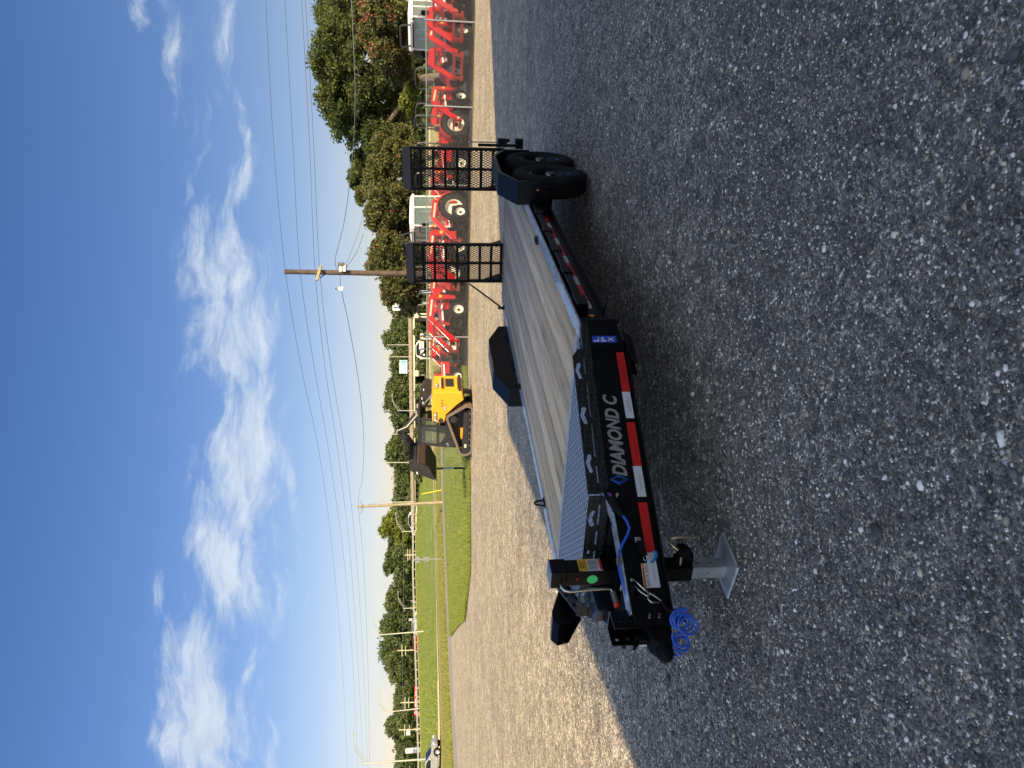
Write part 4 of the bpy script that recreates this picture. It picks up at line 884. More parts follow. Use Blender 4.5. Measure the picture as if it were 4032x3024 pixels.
# ------------------------------------------------------------------ chain-link fence
def fence(name, pts, label, hgt=1.83, pitch=.080):
    base = Vector(pts[0]); f_ = thing(name, label, 'fence', base)
    steel = mat('galvanised wire', (.30, .30, .31), .5, .4)
    P = [Vector(q) for q in pts]; L_ = [0]
    for a, b in zip(P, P[1:]): L_.append(L_[-1] + (b - a).length)
    def on(s_):
        for k in range(len(P) - 1):
            if s_ <= L_[k + 1] or k == len(P) - 2:
                return P[k].lerp(P[k + 1], (s_ - L_[k]) / (L_[k + 1] - L_[k]))
    m = MB(); n = int(L_[-1] / pitch); rows = int(hgt / (pitch * 1.0)); wv_ = []
    V = []; Fc = []
    def seg(a, b, r_=.0025):
        d = (b - a).normalized(); s1 = d.cross(Vector((0, -1, 0))).normalized() * r_; s2 = d.cross(s1).normalized() * r_
        b0 = len(V)
        for q in (a, b):
            for e in (s1, s2 * .9 - s1 * .5, -s2 * .9 - s1 * .5): V.append(tuple(q + e - base))
        for k in range(3): Fc.append((b0 + k, b0 + (k + 1) % 3, b0 + 3 + (k + 1) % 3, b0 + 3 + k))
    # every wire of the weave drawn as its two diagonal families
    slope = 1.0; hh = hgt - .06
    k = -int(hh / pitch)
    while k * pitch < L_[-1]:
        for sgn in (1, -1):
            s0 = k * pitch; s1 = s0 + hh
            a0, b0_ = max(0, s0), min(L_[-1], s1)
            if b0_ <= a0: continue
            za, zb = (a0 - s0), (b0_ - s0)
            if sgn < 0: za, zb = hh - za, hh - zb
            brk = [a0] + [l_ for l_ in L_[1:-1] if a0 < l_ < b0_] + [b0_]
            for u0, u1 in zip(brk, brk[1:]):
                q0 = on(u0); q1 = on(u1); z0 = za + (zb - za) * (u0 - a0) / (b0_ - a0); z1 = za + (zb - za) * (u1 - a0) / (b0_ - a0)
                seg(q0 + Vector((0, 0, z0 + .03)), q1 + Vector((0, 0, z1 + .03)))
        k += 1
    npmesh('chain_link_mesh', np.array(V), np.array(Fc), steel, parent=f_)
    m = MB()
    for a, b in zip(P, P[1:]): m.cyl(a + Vector((0, 0, hgt)), b + Vector((0, 0, hgt)), .021, 8)
    m.build('top_rail', steel, f_, off=base, smooth=True)
    return f_, on, L_
FP = [gp(1880, -260), gp(1870, 93), gp(1843, 1328), gp(1841.5, 1843)]
fn, on_f, FL = fence('chain_link_fence', FP, 'grey chain link fence with round posts between the gravel and the red tractors')
for yy in (93, 425, 731, 1040, 1328, 1600):
    v_ = 1870 + (1843 - 1870) * (yy - 93) / (1328 - 93) if yy < 1400 else 1842
    # nearest point on the fence line for that sight line
    best = min((abs(((lambda q: (CAMH, q))(0))[0] * 0 + (math.atan2(on_f(s_).x, on_f(s_).y) - math.atan2(ray(v_, yy).x, ray(v_, yy).y))), s_) for s_ in np.arange(0, FL[-1], .05))
    q = on_f(best[1]); m = MB(); m.cyl(q + Vector((0, -.03, 0)), q + Vector((0, -.03, 1.86)), .034, 10); m.sphere(q + Vector((0, -.03, 1.86)), .036, 8)
    m.build('post', mat('galvanised wire', (.42, .42, .41)), fn, off=FP[0], smooth=True)
q = FP[-1]
m = MB(); m.cyl(q, q + Vector((0, 0, 2.0)), .045, 10); m.build('end_post', BLACKM, fn, off=FP[0], smooth=True)
m = MB(); m.cyl(q + Vector((0, 0, .62)), q + Vector((0, 0, 1.1)), .048, 10); m.cyl(q + Vector((0, 0, 1.75)), q + Vector((0, 0, 2.0)), .048, 10); m.build('post_wrap', GALV, fn, off=FP[0], smooth=True)
o = thing('small_sign', 'small dark blue sign hung on the fence beside its black end post', 'sign', q + Vector((.22, -.05, 1.5)))
m = MB(); m.box((0, 0, 0), (.17, .02, .14)); m.build('panel', mat('navy sign', (.02, .04, .15), .3), o, bevel=.004)
m = MB(); m.box((-.08, -.012, -.05), (.05, .006, .04)); m.box((.05, -.012, -.07), (.05, .006, .03)); m.build('white_corner', WHITE, o)
m = MB(); q2 = gp(1845, 1900)
m.beam(q + Vector((0, -.1, .04)), Vector((-7.4, 29.9, .04)), .1, .08); m.beam(q + Vector((0, -.1, .04)), q + Vector((1.6, -.1, .04)), .1, .08)
tag(m.build('edge_strip', mat('dark strip', (.03, .035, .03), .6)), 'low dark strip along the lawn beside the fence end', 'edging')  # low dark strip following the lawn edge

# ------------------------------------------------------------------ trees
def tree(name, base, H, lobes, n, leaf, m_, label, cat, group=None, trunk=.2, bark=BARK, flowers=0, clump=None, spread=.5, bare=0):
    base = Vector(base); t = thing(name, label, cat, base, 0, group)
    seed = rng; C = []; RR = []
    vol = np.array([a[3] * a[4] * a[5] for a in lobes]) ** .67; pr = vol / vol.sum()
    ncl = clump or max(60, n // 45)
    idx = rng.choice(len(lobes), ncl, p=pr); lob = np.array(lobes)[idx]
    d = rng.normal(0, 1, (ncl, 3)); d /= np.linalg.norm(d, axis=1)[:, None]; rad = rng.uniform(.35, 1.0, ncl) ** spread
    cc = lob[:, :3] + d * lob[:, 3:6] * rad[:, None]
    cc = cc[cc[:, 2] > .25]; ncl = len(cc)
    crs = rng.uniform(.5, 1.35, ncl) * (np.mean(lob[:, 3:6]) * .30)
    ct = np.clip(rng.normal(.5, .26, ncl), 0, 1)
    k = rng.integers(0, ncl, n); P = cc[k] + rng.normal(0, .48, (n, 3)) * crs[k][:, None] * np.array([1, 1, .7])
    a = rng.normal(0, 1, (n, 3)); a /= np.linalg.norm(a, axis=1)[:, None]; b = np.cross(a, rng.normal(0, 1, (n, 3))); b /= np.linalg.norm(b, axis=1)[:, None]
    s_ = leaf * rng.uniform(.5, 1.3, (n, 1)); V = np.stack([P + a * s_, P + b * s_ * .55, P - a * s_, P - b * s_ * .55], 1).reshape(-1, 3)
    tone = np.clip(ct[k] * .75 + rng.normal(.12, .16, n), 0, 1)
    npmesh('crown', V, np.arange(n * 4).reshape(-1, 4), m_, {'tone': np.repeat(tone, 4)}, parent=t)
    if flowers:
        up = cc[np.argsort(rng.random(ncl))[:max(8, ncl // 6)]]; kk = rng.integers(0, len(up), flowers)
        P = up[kk] + rng.normal(0, .12, (flowers, 3)) + np.array([0, -.25, .15]); a = rng.normal(0, 1, (flowers, 3)); a /= np.linalg.norm(a, axis=1)[:, None]; b = np.cross(a, rng.normal(0, 1, (flowers, 3))); b /= np.linalg.norm(b, axis=1)[:, None]
        s_ = leaf * .75; V = np.stack([P + a * s_, P + b * s_ * .7, P - a * s_, P - b * s_ * .7], 1).reshape(-1, 3)
        npmesh('blossom', V, np.arange(flowers * 4).reshape(-1, 4), PINK, {'tone': rng.random(flowers * 4)}, parent=t)
    m = MB(); lc = np.array(lobes); cx, cy, cz = (lc[:, :3] * pr[:, None]).sum(0)
    m.tube([(0, 0, -.3), (cx * .15, cy * .1, H * .16), (cx * .5, cy * .5, H * .36), (cx, cy, max(H * .6, cz))], [trunk, trunk * .8, trunk * .6, trunk * .25], 8)
    for q in lobes: m.tube([(cx * .3, cy * .3, H * .25), ((cx + q[0]) * .45, (cy + q[1]) * .45, (H * .3 + q[2]) * .5), (q[0], q[1], q[2] + q[5] * .3)], [trunk * .5, trunk * .35, trunk * .1], 6)
    m.build('trunk', bark, t, smooth=True)
    return t
def lobes_at(base, spec, d, dy=0):
    """spec: (v, y, half height px, half width px) on the photograph at distance d -> lobes relative to the base"""
    out = []
    for i, q in enumerate(spec):
        v, y, hv, hw = q[:4]; dd = d + (q[4] if len(q) > 4 else ((i % 3) - 1) * 1.2); p_ = at(v, y, dd); k = dd / FPX
        out.append((p_.x - base[0], p_.y - base[1], p_.z - base[2], hw * k * (1.25 if d > 150 else 1), (hw + hv) * .45 * k, hv * k))
    return out
def tr(name, spec, d, by, n, leaf, m_, label, cat='tree', bz=0, **kw):
    base = at(1640, by, d); base.z = bz; return tree(name, base, at(min(s_[0] - s_[2] for s_ in spec), by, d).z - bz, lobes_at(base, spec, d), n, leaf, m_, label, cat, **kw)
tr('oak_tree', [(1330, 190, 90, 110), (1400, 90, 110, 90), (1300, 300, 60, 90), (1450, 260, 130, 130), (1360, 420, 100, 110), (1430, 500, 110, 90), (1270, 230, 40, 50), (1300, 380, 40, 50), (1480, 400, 120, 120), (1500, 560, 70, 60)], 50, 300, 120000, .12, OAK, 'large dense dark green oak tree rising highest behind the cab tractor on the right', trunk=.45, clump=480)
tr('oak_tree', [(1330, -60, 90, 110), (1310, 60, 70, 60), (1430, -20, 130, 120)], 56, -40, 42000, .12, OAK, 'dark oak tree cut by the right edge of the view behind the big oak', trunk=.4, clump=200)
tr('oak_tree', [(1440, 640, 55, 50), (1405, 700, 30, 35), (1500, 700, 60, 60), (1420, 770, 20, 30)], 54, 680, 26000, .12, OAK, 'dark grey green oak between the big oak and the utility pole', trunk=.3, clump=300)
MG = 'crepe myrtles behind the tractors'
tr('crepe_myrtle', [(1520, 40, 90, 70), (1480, 120, 60, 60), (1560, 100, 70, 70)], 39, 80, 26000, .085, MYRT, 'crepe myrtle with the most red blossom at the right edge, above the loader arm', group=MG, flowers=700, trunk=.08, clump=420)
tr('crepe_myrtle', [(1520, 200, 60, 60), (1560, 260, 60, 70), (1490, 170, 40, 40)], 40, 220, 24000, .085, MYRT, 'crepe myrtle with red blossom directly behind the white cab roof on the right', group=MG, flowers=380, trunk=.08, clump=380)
tr('crepe_myrtle', [(1550, 620, 70, 70), (1490, 670, 55, 55), (1590, 560, 45, 65), (1500, 580, 40, 50), (1620, 640, 35, 110)], 40, 620, 26000, .085, MYRT, 'yellowish crepe myrtle behind the tractor ramp nearest the wheels', group=MG, flowers=25, trunk=.08, clump=380)
tr('crepe_myrtle', [(1530, 790, 85, 80), (1470, 740, 45, 45), (1560, 900, 80, 80), (1490, 850, 50, 60), (1620, 850, 40, 110)], 40, 830, 36000, .085, MYRT, 'wide crepe myrtle dotted with red blossom between the two ramps', group=MG, flowers=70, trunk=.08, clump=500)
tr('crepe_myrtle', [(1540, 980, 75, 70), (1510, 1040, 65, 60), (1570, 1070, 70, 70), (1630, 1030, 30, 90)], 40, 1010, 26000, .085, MYRT, 'crepe myrtle with reddish tips just right of the brown utility pole', group=MG, flowers=90, trunk=.08, clump=420)
tr('crepe_myrtle', [(1570, 1130, 65, 60), (1540, 1170, 40, 35), (1610, 1200, 40, 45), (1580, 1090, 60, 60), (1625, 1140, 35, 80)], 40, 1140, 24000, .085, MYRT, 'leftmost crepe myrtle, in front of the white billboard with the arrow', group=MG, flowers=90, trunk=.08, clump=360)
tr('bush', [(1620, 330, 25, 50), (1600, 400, 25, 40), (1630, 450, 25, 40)], 44, 380, 6000, .12, YELLT, 'bright green bush under the big oak behind the roll bars', trunk=.05, clump=120)
tr('bush', [(1640, 60, 30, 60), (1600, 90, 30, 40)], 44, 60, 5000, .12, MYRT, 'leafy bush behind the raised red loader arm at the right edge', trunk=.05, clump=120)
# trees beyond the highway
FG = 'trees beyond the highway'
far = [
 (1240, [(1600, 1240, 40, 60), (1560, 1210, 25, 30)], 'rounded tree beside the left edge of the white billboard'),
 (1300, [(1590, 1300, 40, 45), (1560, 1290, 22, 25)], 'round green tree above the bridge rail between billboard and light pole'),
 (1340, [(1560, 1340, 50, 35), (1530, 1330, 22, 22), (1600, 1370, 30, 35)], 'tallest grey green tree above the bridge left of the white billboard'),
 (1400, [(1600, 1400, 35, 40), (1565, 1420, 30, 30)], 'tree directly behind the pale blue billboard'),
 (1500, [(1590, 1500, 45, 45), (1550, 1520, 28, 28)], 'bushy tree on the bridge skyline left of the pale blue billboard'),
 (1570, [(1570, 1570, 50, 40), (1540, 1590, 26, 26), (1600, 1610, 40, 40)], 'tall leafy tree above the tracked loader engine cover'),
 (1660, [(1585, 1650, 45, 45), (1610, 1690, 35, 40)], 'dark round tree behind the tracked loader arms'),
 (1730, [(1590, 1720, 40, 45), (1560, 1760, 30, 40)], 'tree behind the elbow of the loader arms'),
 (1800, [(1555, 1790, 35, 40), (1590, 1820, 40, 45), (1540, 1775, 20, 20)], 'high tree above the raised loader bucket'),
 (1880, [(1590, 1870, 35, 50), (1600, 1930, 32, 45)], 'even dark green tree just left of the loader bucket'),
 (1990, [(1590, 1960, 40, 50), (1600, 2030, 38, 45), (1570, 1990, 20, 30)], 'broad dark green tree behind the weathered wooden pole'),
 (2060, [(1560, 2040, 35, 40), (1530, 2070, 28, 35), (1510, 2090, 18, 25), (1590, 2080, 35, 45)], 'yellow green tree left of the weathered wooden pole'),
 (2150, [(1600, 2140, 40, 45), (1580, 2110, 25, 30)], 'low dark tree between the yellow green tree and the grey sign back'),
 (2210, [(1590, 2200, 42, 45), (1545, 2180, 22, 22), (1530, 2230, 18, 25)], 'dark tree with two knobs of leaves above the grey sign back'),
 (2290, [(1595, 2270, 42, 55), (1590, 2330, 42, 45)], 'long dark tree behind the fourth highway light pole'),
 (2370, [(1560, 2350, 35, 40), (1540, 2370, 25, 30), (1600, 2400, 40, 45)], 'ragged high tree right of the light pole with the long shadow'),
 (2460, [(1545, 2450, 35, 45), (1520, 2470, 22, 28), (1590, 2470, 45, 50)], 'ragged pale-branched tree behind the tall light pole'),
 (2560, [(1550, 2550, 45, 50), (1520, 2560, 28, 40), (1600, 2560, 40, 60)], 'tallest spreading tree behind the dark red car'),
 (2640, [(1560, 2630, 40, 45), (1600, 2650, 38, 45), (1540, 2610, 25, 30)], 'rounded dark tree just left of the dark red car'),
 (2720, [(1600, 2710, 32, 45), (1580, 2750, 25, 40)], 'low yellowish tree above the right end of the red billboard'),
 (2800, [(1590, 2790, 35, 40), (1600, 2850, 32, 40)], 'small bushy tree above the left end of the red billboard'),
 (2870, [(1570, 2860, 35, 45), (1540, 2860, 22, 30), (1600, 2900, 35, 40)], 'dark flat-topped tree over the pole with the white box'),
 (2950, [(1605, 2940, 30, 50), (1590, 2980, 28, 45)], 'brownish low tree behind the tall banner sign'),
 (3030, [(1600, 3020, 32, 60), (1610, 3080, 30, 50)], 'dark low tree at the far left edge behind the silver car')]
for i, (by, spec, lb) in enumerate(far):
    d = 185 + (i * 37 % 5) * 6
    tr('far_tree', spec, d, by, 8000, .36, YELLT if 'yellow green tree' in lb else FARL, lb, group=None if False else FG, bz=1.5, trunk=.4, bark=PALEBARK, clump=230)
for by, d in ((1150, 225), (1450, 220), (1620, 225), (1900, 222), (2120, 224), (2500, 226), (2700, 224), (2920, 222)):
    pass
m = MB()
# low scrub under the bridge
for i, (y, v) in enumerate(((1260, 1660), (1310, 1650), (1370, 1670), (1440, 1665), (1490, 1650), (1540, 1655), (1590, 1650), (1700, 1655), (1780, 1660), (1860, 1650))):
    tr('shrub', [(v, y, 20, 30), (v + 12, y + 18, 14, 20)], 138 if i % 2 else 165, y, 1500, .4, FARL if i % 2 else YELLT, ['shrub below the bridge just left of the white billboard', 'dark shrub at the foot of the second bridge column', 'shrub behind the yellow arrow sign', 'shrub below the pale blue billboard', 'bright shrub right of the tracked loader', 'dark shrub above the loader engine cover', 'bright shrub below the loader lift arm', 'dark shrub seen through the loader cab', 'shrub under the bridge behind the loader bucket', 'dark shrub at the left end of the bridge'][i], 'shrub', bz=0.5, trunk=.08, clump=60)
o = MB(); 
w_ = sheet('distant_woods_ground', [[Vector((-260, 250, 0)), Vector((200, 250, 0))], [Vector((-400, 600, 3)), Vector((400, 600, 3))]], GRASS)
# the far wood: one mass of leaves
n = 90000; X = rng.uniform(-165, 130, n); prof = 10.5 + 2.2 * np.sin(X * .09) + 1.6 * np.sin(X * .23 + 1); Zt = 1.0 + prof * rng.random(n) ** .7 ; Y = rng.normal(236, 5, n)
P = np.c_[X, Y, Zt]; a = rng.normal(0, 1, (n, 3)); a /= np.linalg.norm(a, axis=1)[:, None]; b = np.cross(a, rng.normal(0, 1, (n, 3))); b /= np.linalg.norm(b, axis=1)[:, None]
V = np.stack([P + a * 1.0, P + b * .6, P - a * 1.0, P - b * .6], 1).reshape(-1, 3)
o = npmesh('far_wood', V, np.arange(n * 4).reshape(-1, 4), FARL, {'tone': np.repeat(np.clip(.35 + .25 * np.sin(X * .7) * np.sin(Zt) + rng.normal(0, .15, n), 0, 1), 4)}); o['kind'] = 'stuff'

# ------------------------------------------------------------------ bridge
CONC = mat('cream painted girder', (.66, .60, .44), .6, var=.06, dirt=(.35, .32, .25), dscale=.6, damt=.35)
CONCD = mat('weathered concrete barrier', (.30, .25, .20), .85, var=.25, vscale=1.5, dirt=(.12, .10, .08), dscale=1, damt=.6)
bd = 150; bx0, bx1 = at(1620, 2080, bd).x, at(1620, 900, bd).x
br = thing('highway_bridge', 'long low highway bridge with cream girder and stained concrete barrier', 'bridge', (bx0, bd, 0))
zt, zb, zg = at(1604, 1500, bd).z, at(1613, 1500, bd).z, at(1631, 1500, bd).z
z1, z2, z3_ = at(1619, 2080, bd).z, at(1628, 2080, bd).z, at(1636, 2080, bd).z
def slab(nm, za, zb_, za2, zb2, y0, y1, m_):
    mb = MB(); xs = bx1; mb.add([(bx0, y0, za2), (bx0, y0, zb2), (bx0, y1, zb2), (bx0, y1, za2), (xs, y0, za), (xs, y0, zb_), (xs, y1, zb_), (xs, y1, za)], [(0, 1, 2, 3), (4, 5, 6, 7), (0, 1, 5, 4), (2, 3, 7, 6), (0, 3, 7, 4), (1, 2, 6, 5)])
    return mb.build(nm, m_, br, off=(bx0, bd, 0))
slab('barrier', zt + .1, zb + .02, z1, z2, bd, bd + .4, CONCD); slab('girder', zb - .05, zg, z2 - .05, z3_, bd + .25, bd + 1.2, CONC)
slab('deck', zb + .0, zb - .12, z2, z2 - .12, bd - .15, bd + 12, CONCD); slab('girder', zb - .2, zg, z2 - .2, z3_, bd + 10, bd + 11, CONC)
for y in (1240, 1330, 1430, 1520, 1470, 1600, 1720, 1830):
    x = at(1640, y, bd).x
    mb = MB(); mb.box((x, bd + 1.4, zg / 2 + .4), (.9, 1.1, zg)); mb.build('column', CONC, br, off=(bx0, bd, 0), bevel=.1)
    mb = MB(); mb.box((x, bd + 9.5, zg / 2 + .4), (.9, 1.1, zg)); mb.build('column', CONC, br, off=(bx0, bd, 0), bevel=.1)
mb = MB()
for y in (1240, 1470, 1700): mb.box((at(1640, y, bd).x, bd + 5.5, zg - .45), (1.2, 11, .8))
mb.build('cross_head', CONC, br, off=(bx0, bd, 0))
# guard rail
gr = thing('guard_rail', 'long steel guard rail with pale posts along the top of the grass bank', 'guard rail', F_[2])
def topat(y):
    v, d = interp(top, y); return at(v, y, d)
mb = MB(); ys_ = list(range(1990, 3330, 40)); pts_ = [topat(y) for y in ys_]
for a, b in zip(pts_, pts_[1:]):
    for dz in (.62, .80): mb.beam(a + Vector((0, 0, dz)), b + Vector((0, 0, dz)), .06, .15)
mb.build('rail', mat('galvanised rail', (.40, .40, .37), .5, .3), gr, off=F_[2])
x = pts_[0].x
k = 0
while x > pts_[-1].x:
    y_ = next((b_ for b_ in ys_ if topat(b_).x < x), 3300); p_ = topat(y_)
    mb = MB(); mb.box((x, 149.8, p_.z + .42), (.16, .16, .95)); mb.build('post', mat('bleached wood post', (.40, .36, .27), .8), gr, off=F_[2]); x -= 1.9; k += 1
mb = MB(); 
for a, b in zip(pts_, pts_[1:]): mb.beam(a + Vector((0, 1.0, .05)), b + Vector((0, 1.0, .05)), 1.5, .3)
mb.build('kerb', mat('bleached concrete', (.5, .46, .36), .8), gr, off=F_[2])

# ------------------------------------------------------------------ poles, lamps, wires
WOODP = mat('treated brown pole', (.10, .07, .055), .85, var=.3, vscale=4, bump=.5, bscale=25)
WOODG = mat('grey wooden pole', (.33, .27, .18), .85, var=.25, vscale=4, bump=.5, bscale=25)
GLASSW = mat('white porcelain', (.85, .85, .82), .3)
WIRE = mat('wire', (.12, .15, .18), .7)
pt, pb = at(1121, 1070, 36), at(1640, 1078, 36); up1 = thing('utility_pole', 'tall brown wooden utility pole with a tilted crossarm, rising behind the ramps', 'utility pole', (pb.x, 36, 0))
o_ = (pb.x, 36, 0)
mb = MB(); mb.tube([(pb.x, 36, 0), (pt.x, 36, pt.z)], [.15, .115], 14); mb.build('pole', WOODP, up1, off=o_, smooth=True)
a1, a2 = at(1262, 1050, 35.8), at(1247, 1104, 35.2)
mb = MB(); mb.beam(a1 + (a1 - a2) * .05, a2, .10, .13); mb.build('crossarm', mat('yellowish timber', (.36, .31, .17), .8, var=.2), up1, off=o_)
mb = MB(); mb.beam(at(1282, 1077, 35.8), at(1262, 1093, 35.6), .03, .04); mb.build('brace', BLACKM, up1, off=o_)
c_ = at(1350, 1061, 35.75)
mb = MB(); mb.box((c_.x + .1, c_.y, c_.z), (.30, .2, .36)); bx = mb.build('junction_box', mat('grey box', (.25, .25, .24), .5), up1, off=o_)
mb = MB()
for dx in (-.07, .11):
    for dz in (-.08, .1): mb.box((c_.x + dx + .02, c_.y - .12, c_.z + dz), (.14, .04, .13))
mb.build('porcelain_insulators', GLASSW, bx, off=o_)
c2 = at(1339, 1043, 35.7); mb = MB(); mb.cyl((c2.x, c2.y, c2.z - .2), (c2.x, c2.y, c2.z + .1), .12, 12); mb.build('fuse_can', mat('dark can', (.12, .11, .09), .5), up1, off=o_, smooth=True)
lt_ = at(1340, 1137, 36.3); yl = thing('hanging_lamp', 'white bell shaped lamp hanging on wires left of the brown utility pole', 'lamp', lt_)
mb = MB(); mb.v = []; mb.tube([(0, 0, .12), (0, 0, .05), (0, 0, -.02), (0, 0, -.16)], [.03, .08, .13, .14], 14); mb.build('shade', GLASSW, yl, smooth=True)
mb = MB(); mb.cyl((0, 0, .12), (0, 0, .24), .04, 10); mb.build('fitting', mat('grey box', (.25, .25, .24)), yl)
def wire(pts, r_, label, group=None, name='overhead_wire', m_=WIRE):
    P = [Vector(p_) for p_ in pts]; out = []
    for i in range(len(P) - 1):
        p0, p1, p2, p3 = P[max(i - 1, 0)], P[i], P[i + 1], P[min(i + 2, len(P) - 1)]
        for k in range(8):
            t_ = k / 8; out.append(.5 * ((2 * p1) + (p2 - p0) * t_ + (2 * p0 - 5 * p1 + 4 * p2 - p3) * t_ ** 2 + (3 * p1 - p0 - 3 * p2 + p3) * t_ ** 3))
    out.append(P[-1]); mb = MB(); mb.v = []; mb.tube([q - P[0] for q in out], r_, 5); o = mb.build(name, m_, smooth='all'); o.location = P[0]; return tag(o, label, 'wire', group)
K = 4032 / 2212
def wpts(l): return [at(v * K, y * K, d) for v, y, d in l]
WG = 'power wires strung along the road'
wire(wpts([(571, -60, 29), (590, 300, 32), (617, 590, 36), (652, 800, 44), (693, 1000, 56), (722, 1230, 75), (742, 1480, 100), (752, 1700, 130)]), .011, 'highest of the four thin power wires, fixed at the very top of the brown pole', WG)
wire(wpts([(612, -60, 29), (632, 300, 32), (649, 590, 36), (680, 800, 44), (714, 1000, 56), (745, 1230, 75), (765, 1480, 100), (775, 1700, 130)]), .011, 'second highest of the four thin power wires beside the brown pole', WG)
wire(wpts([(648, -60, 29), (668, 300, 32), (681, 590, 35.3), (703, 800, 44), (733, 1000, 56), (759, 1230, 75), (776, 1480, 100), (786, 1700, 130)]), .011, 'third of the four thin power wires, ending at the outer crossarm tip', WG)
wire(wpts([(656, -60, 29), (677, 300, 32), (691, 590, 36), (716, 800, 44), (748, 1000, 56), (772, 1230, 75), (787, 1480, 100), (796, 1700, 130)]), .011, 'lowest of the four thin power wires beside the brown pole', WG)
wire(wpts([(757, -40, 30), (767, 190, 31), (762, 330, 33), (745, 470, 35), (724, 560, 35.8), (731, 585, 36)]), .017, 'thick drooping cable entering the brown pole from the right')
wire(wpts([(735, 592, 36), (737, 625, 36.3), (757, 720, 40), (778, 850, 50), (786, 960, 62), (782, 1040, 78), (774, 1090, 88), (786, 1230, 100), (795, 1450, 118), (799, 1700, 140)]), .016, 'thick sagging cable from the brown pole past the hanging lamp to the grey pole')
wire(wpts([(740, 588, 36), (770, 545, 38), (785, 505, 41)]), .014, 'short service wire from the brown pole down into the myrtle')
wire(wpts([(741, 586, 36), (760, 540, 40), (775, 500, 46), (790, 440, 52)]), .010, 'thin pair wire leaving the brown pole towards the dark trees')
p2t, p2b = at(1406, 1995, 88), at(1738, 1978, 88)
up2 = thing('utility_pole', 'weathered greyish wooden utility pole standing on the verge left of the tracked loader', 'utility pole', p2b)
mb = MB(); mb.tube([p2b + Vector((0, 0, -.3)), p2t], [.19, .155], 12); mb.build('pole', WOODG, up2, off=p2b, smooth=True)
mb = MB(); pts = [at(1412 + 12 * math.sin(a) + 3, 1998 - 26 * math.cos(a), 87.8) for a in [math.pi * k / 8 for k in range(9)]]; mb.tube(pts, .03, 5); mb.build('wire_loop', WIRE, up2, off=p2b)
gw = thing('guy_wire', 'thin guy wire with bright yellow guard beside the weathered pole', 'guy wire', at(1738, 1930, 88))
mb = MB(); mb.tube([at(1660, 1945, 87.9), at(1738, 1930, 87.9)], .05, 8); mb.build('yellow_guard', mat('yellow plastic', (.85, .62, .03), .4), gw, off=at(1738, 1930, 88))
mb = MB(); mb.tube([at(1410, 1995, 88), at(1660, 1945, 87.9)], .012, 5); mb.build('cable', WIRE, gw, off=at(1738, 1930, 88))
LAMPM = mat('weathered lamp steel', (.50, .50, .42), .5, .3)
LG = 'highway light poles'
def lamp(vt, y, vb, d, yb, label, rad=.10, arm=1.0):
    t_, b_ = at(vt, y, d), at(vb, yb, d); o = thing('light_pole', label, 'light pole', b_, 0, LG); H = t_.z - b_.z
    mb = MB(); mb.tube([(0, 0, -.4), (t_.x - b_.x, 0, H)], [rad, rad * .65], 10); mb.build('pole', LAMPM, o, smooth=True)
    if arm:
        a = arm * 3.4; x0 = t_.x - b_.x
        mb = MB(); mb.tube([(x0, 0, H - .15), (x0 + a * .45, 0, H + a * .27), (x0 + a * .75, 0, H + a * .36), (x0 + a, 0, H + a * .37)], [.05, .05, .045, .04], 6)
        mb.tube([(x0, 0, H - a * .2), (x0 + a * .45, 0, H + a * .16), (x0 + a * .72, 0, H + a * .34)], .035, 6); mb.build('arm', LAMPM, o, smooth=True)
        mb = MB(); mb.box((x0 + a * 1.08, 0, H + a * .37), (a * .2, .3, .12)); mb.build('lamp_head', mat('lamp head', (.4, .42, .4), .4), o, bevel=.03)
    return o
lamp(1430, 3006, 1690, 84, 2988, 'nearest light pole, left edge, rising behind the silver car', .12, .95)
lamp(1514, 2805, 1645, 149, 2790, 'light pole standing at the left end of the red billboard', .13, 1.0)
lamp(1495, 2500, 1663, 118, 2486, 'light pole left of the grey sign back with its base out on the grass slope', .13, .8)
lamp(1589, 2396, 1638, 150, 2393, 'short looking light pole between the tall pole and the grey sign back', .12, .9)
lamp(1583, 2093, 1622, 150, 2092, 'light pole in front of the yellow green tree', .12, 1.0)
lamp(1508, 1978, 1625, 150, 1976, 'light pole right beside the weathered wooden pole', .12, .5)
lamp(1505, 1821, 1605, 150, 1821, 'light pole over the loader bucket', .10, .45)
lamp(1544, 1710, 1650, 150, 1709, 'light pole crossing the girder behind the loader cab', .10, 1.0)
lamp(1566, 1617, 1628, 150, 1617, 'light pole on the bridge above the loader lift arms', .10, .9)
lamp(1513, 1405, 1605, 150, 1405, 'light pole on the bridge right of the pale blue billboard', .09, .5)
lamp(1524, 1358, 1605, 150, 1358, 'light pole on the bridge in front of the tallest skyline tree', .09, 0)
for vt, vb, y, lab in ((1576, 1636, 2765, 'slim wooden power pole rising behind the right half of the red billboard'), (1564, 1624, 2560, 'slim wooden power pole with two crossarms above the dark red car'), (1570, 1648, 2872, 'slim wooden power pole carrying a white box'), (1595, 1627, 2184, 'slim leaning pole right of the grey sign back')):
    b_, t_ = at(vb + 6, y, 160), at(vt, y + 2, 160); o = thing('power_pole', lab, 'power pole', b_)
    mb = MB(); mb.tube([(0, 0, -1), (t_.x - b_.x, 0, t_.z - b_.z)], .12, 8); mb.build('pole', mat('bleached pole', (.5, .46, .32), .8), o)
    mb = MB(); mb.box((0, 0, (t_.z - b_.z) * .72), (2.6, .12, .14)); mb.box((0, 0, (t_.z - b_.z) * .5), (2.2, .12, .12)); mb.build('crossarm', mat('bleached pole', (.5, .46, .32)), o)
    if 'white box' in lab: mb = MB(); mb.box((-.5, -.2, (t_.z - b_.z) * .55), (.9, .4, .8)); mb.build('box', WHITE, o)
wire(wpts([(868, 1130, 165), (872, 1250, 165), (869, 1400, 165), (871, 1540, 165)]), .03, 'faint far wire in front of the distant tree line')

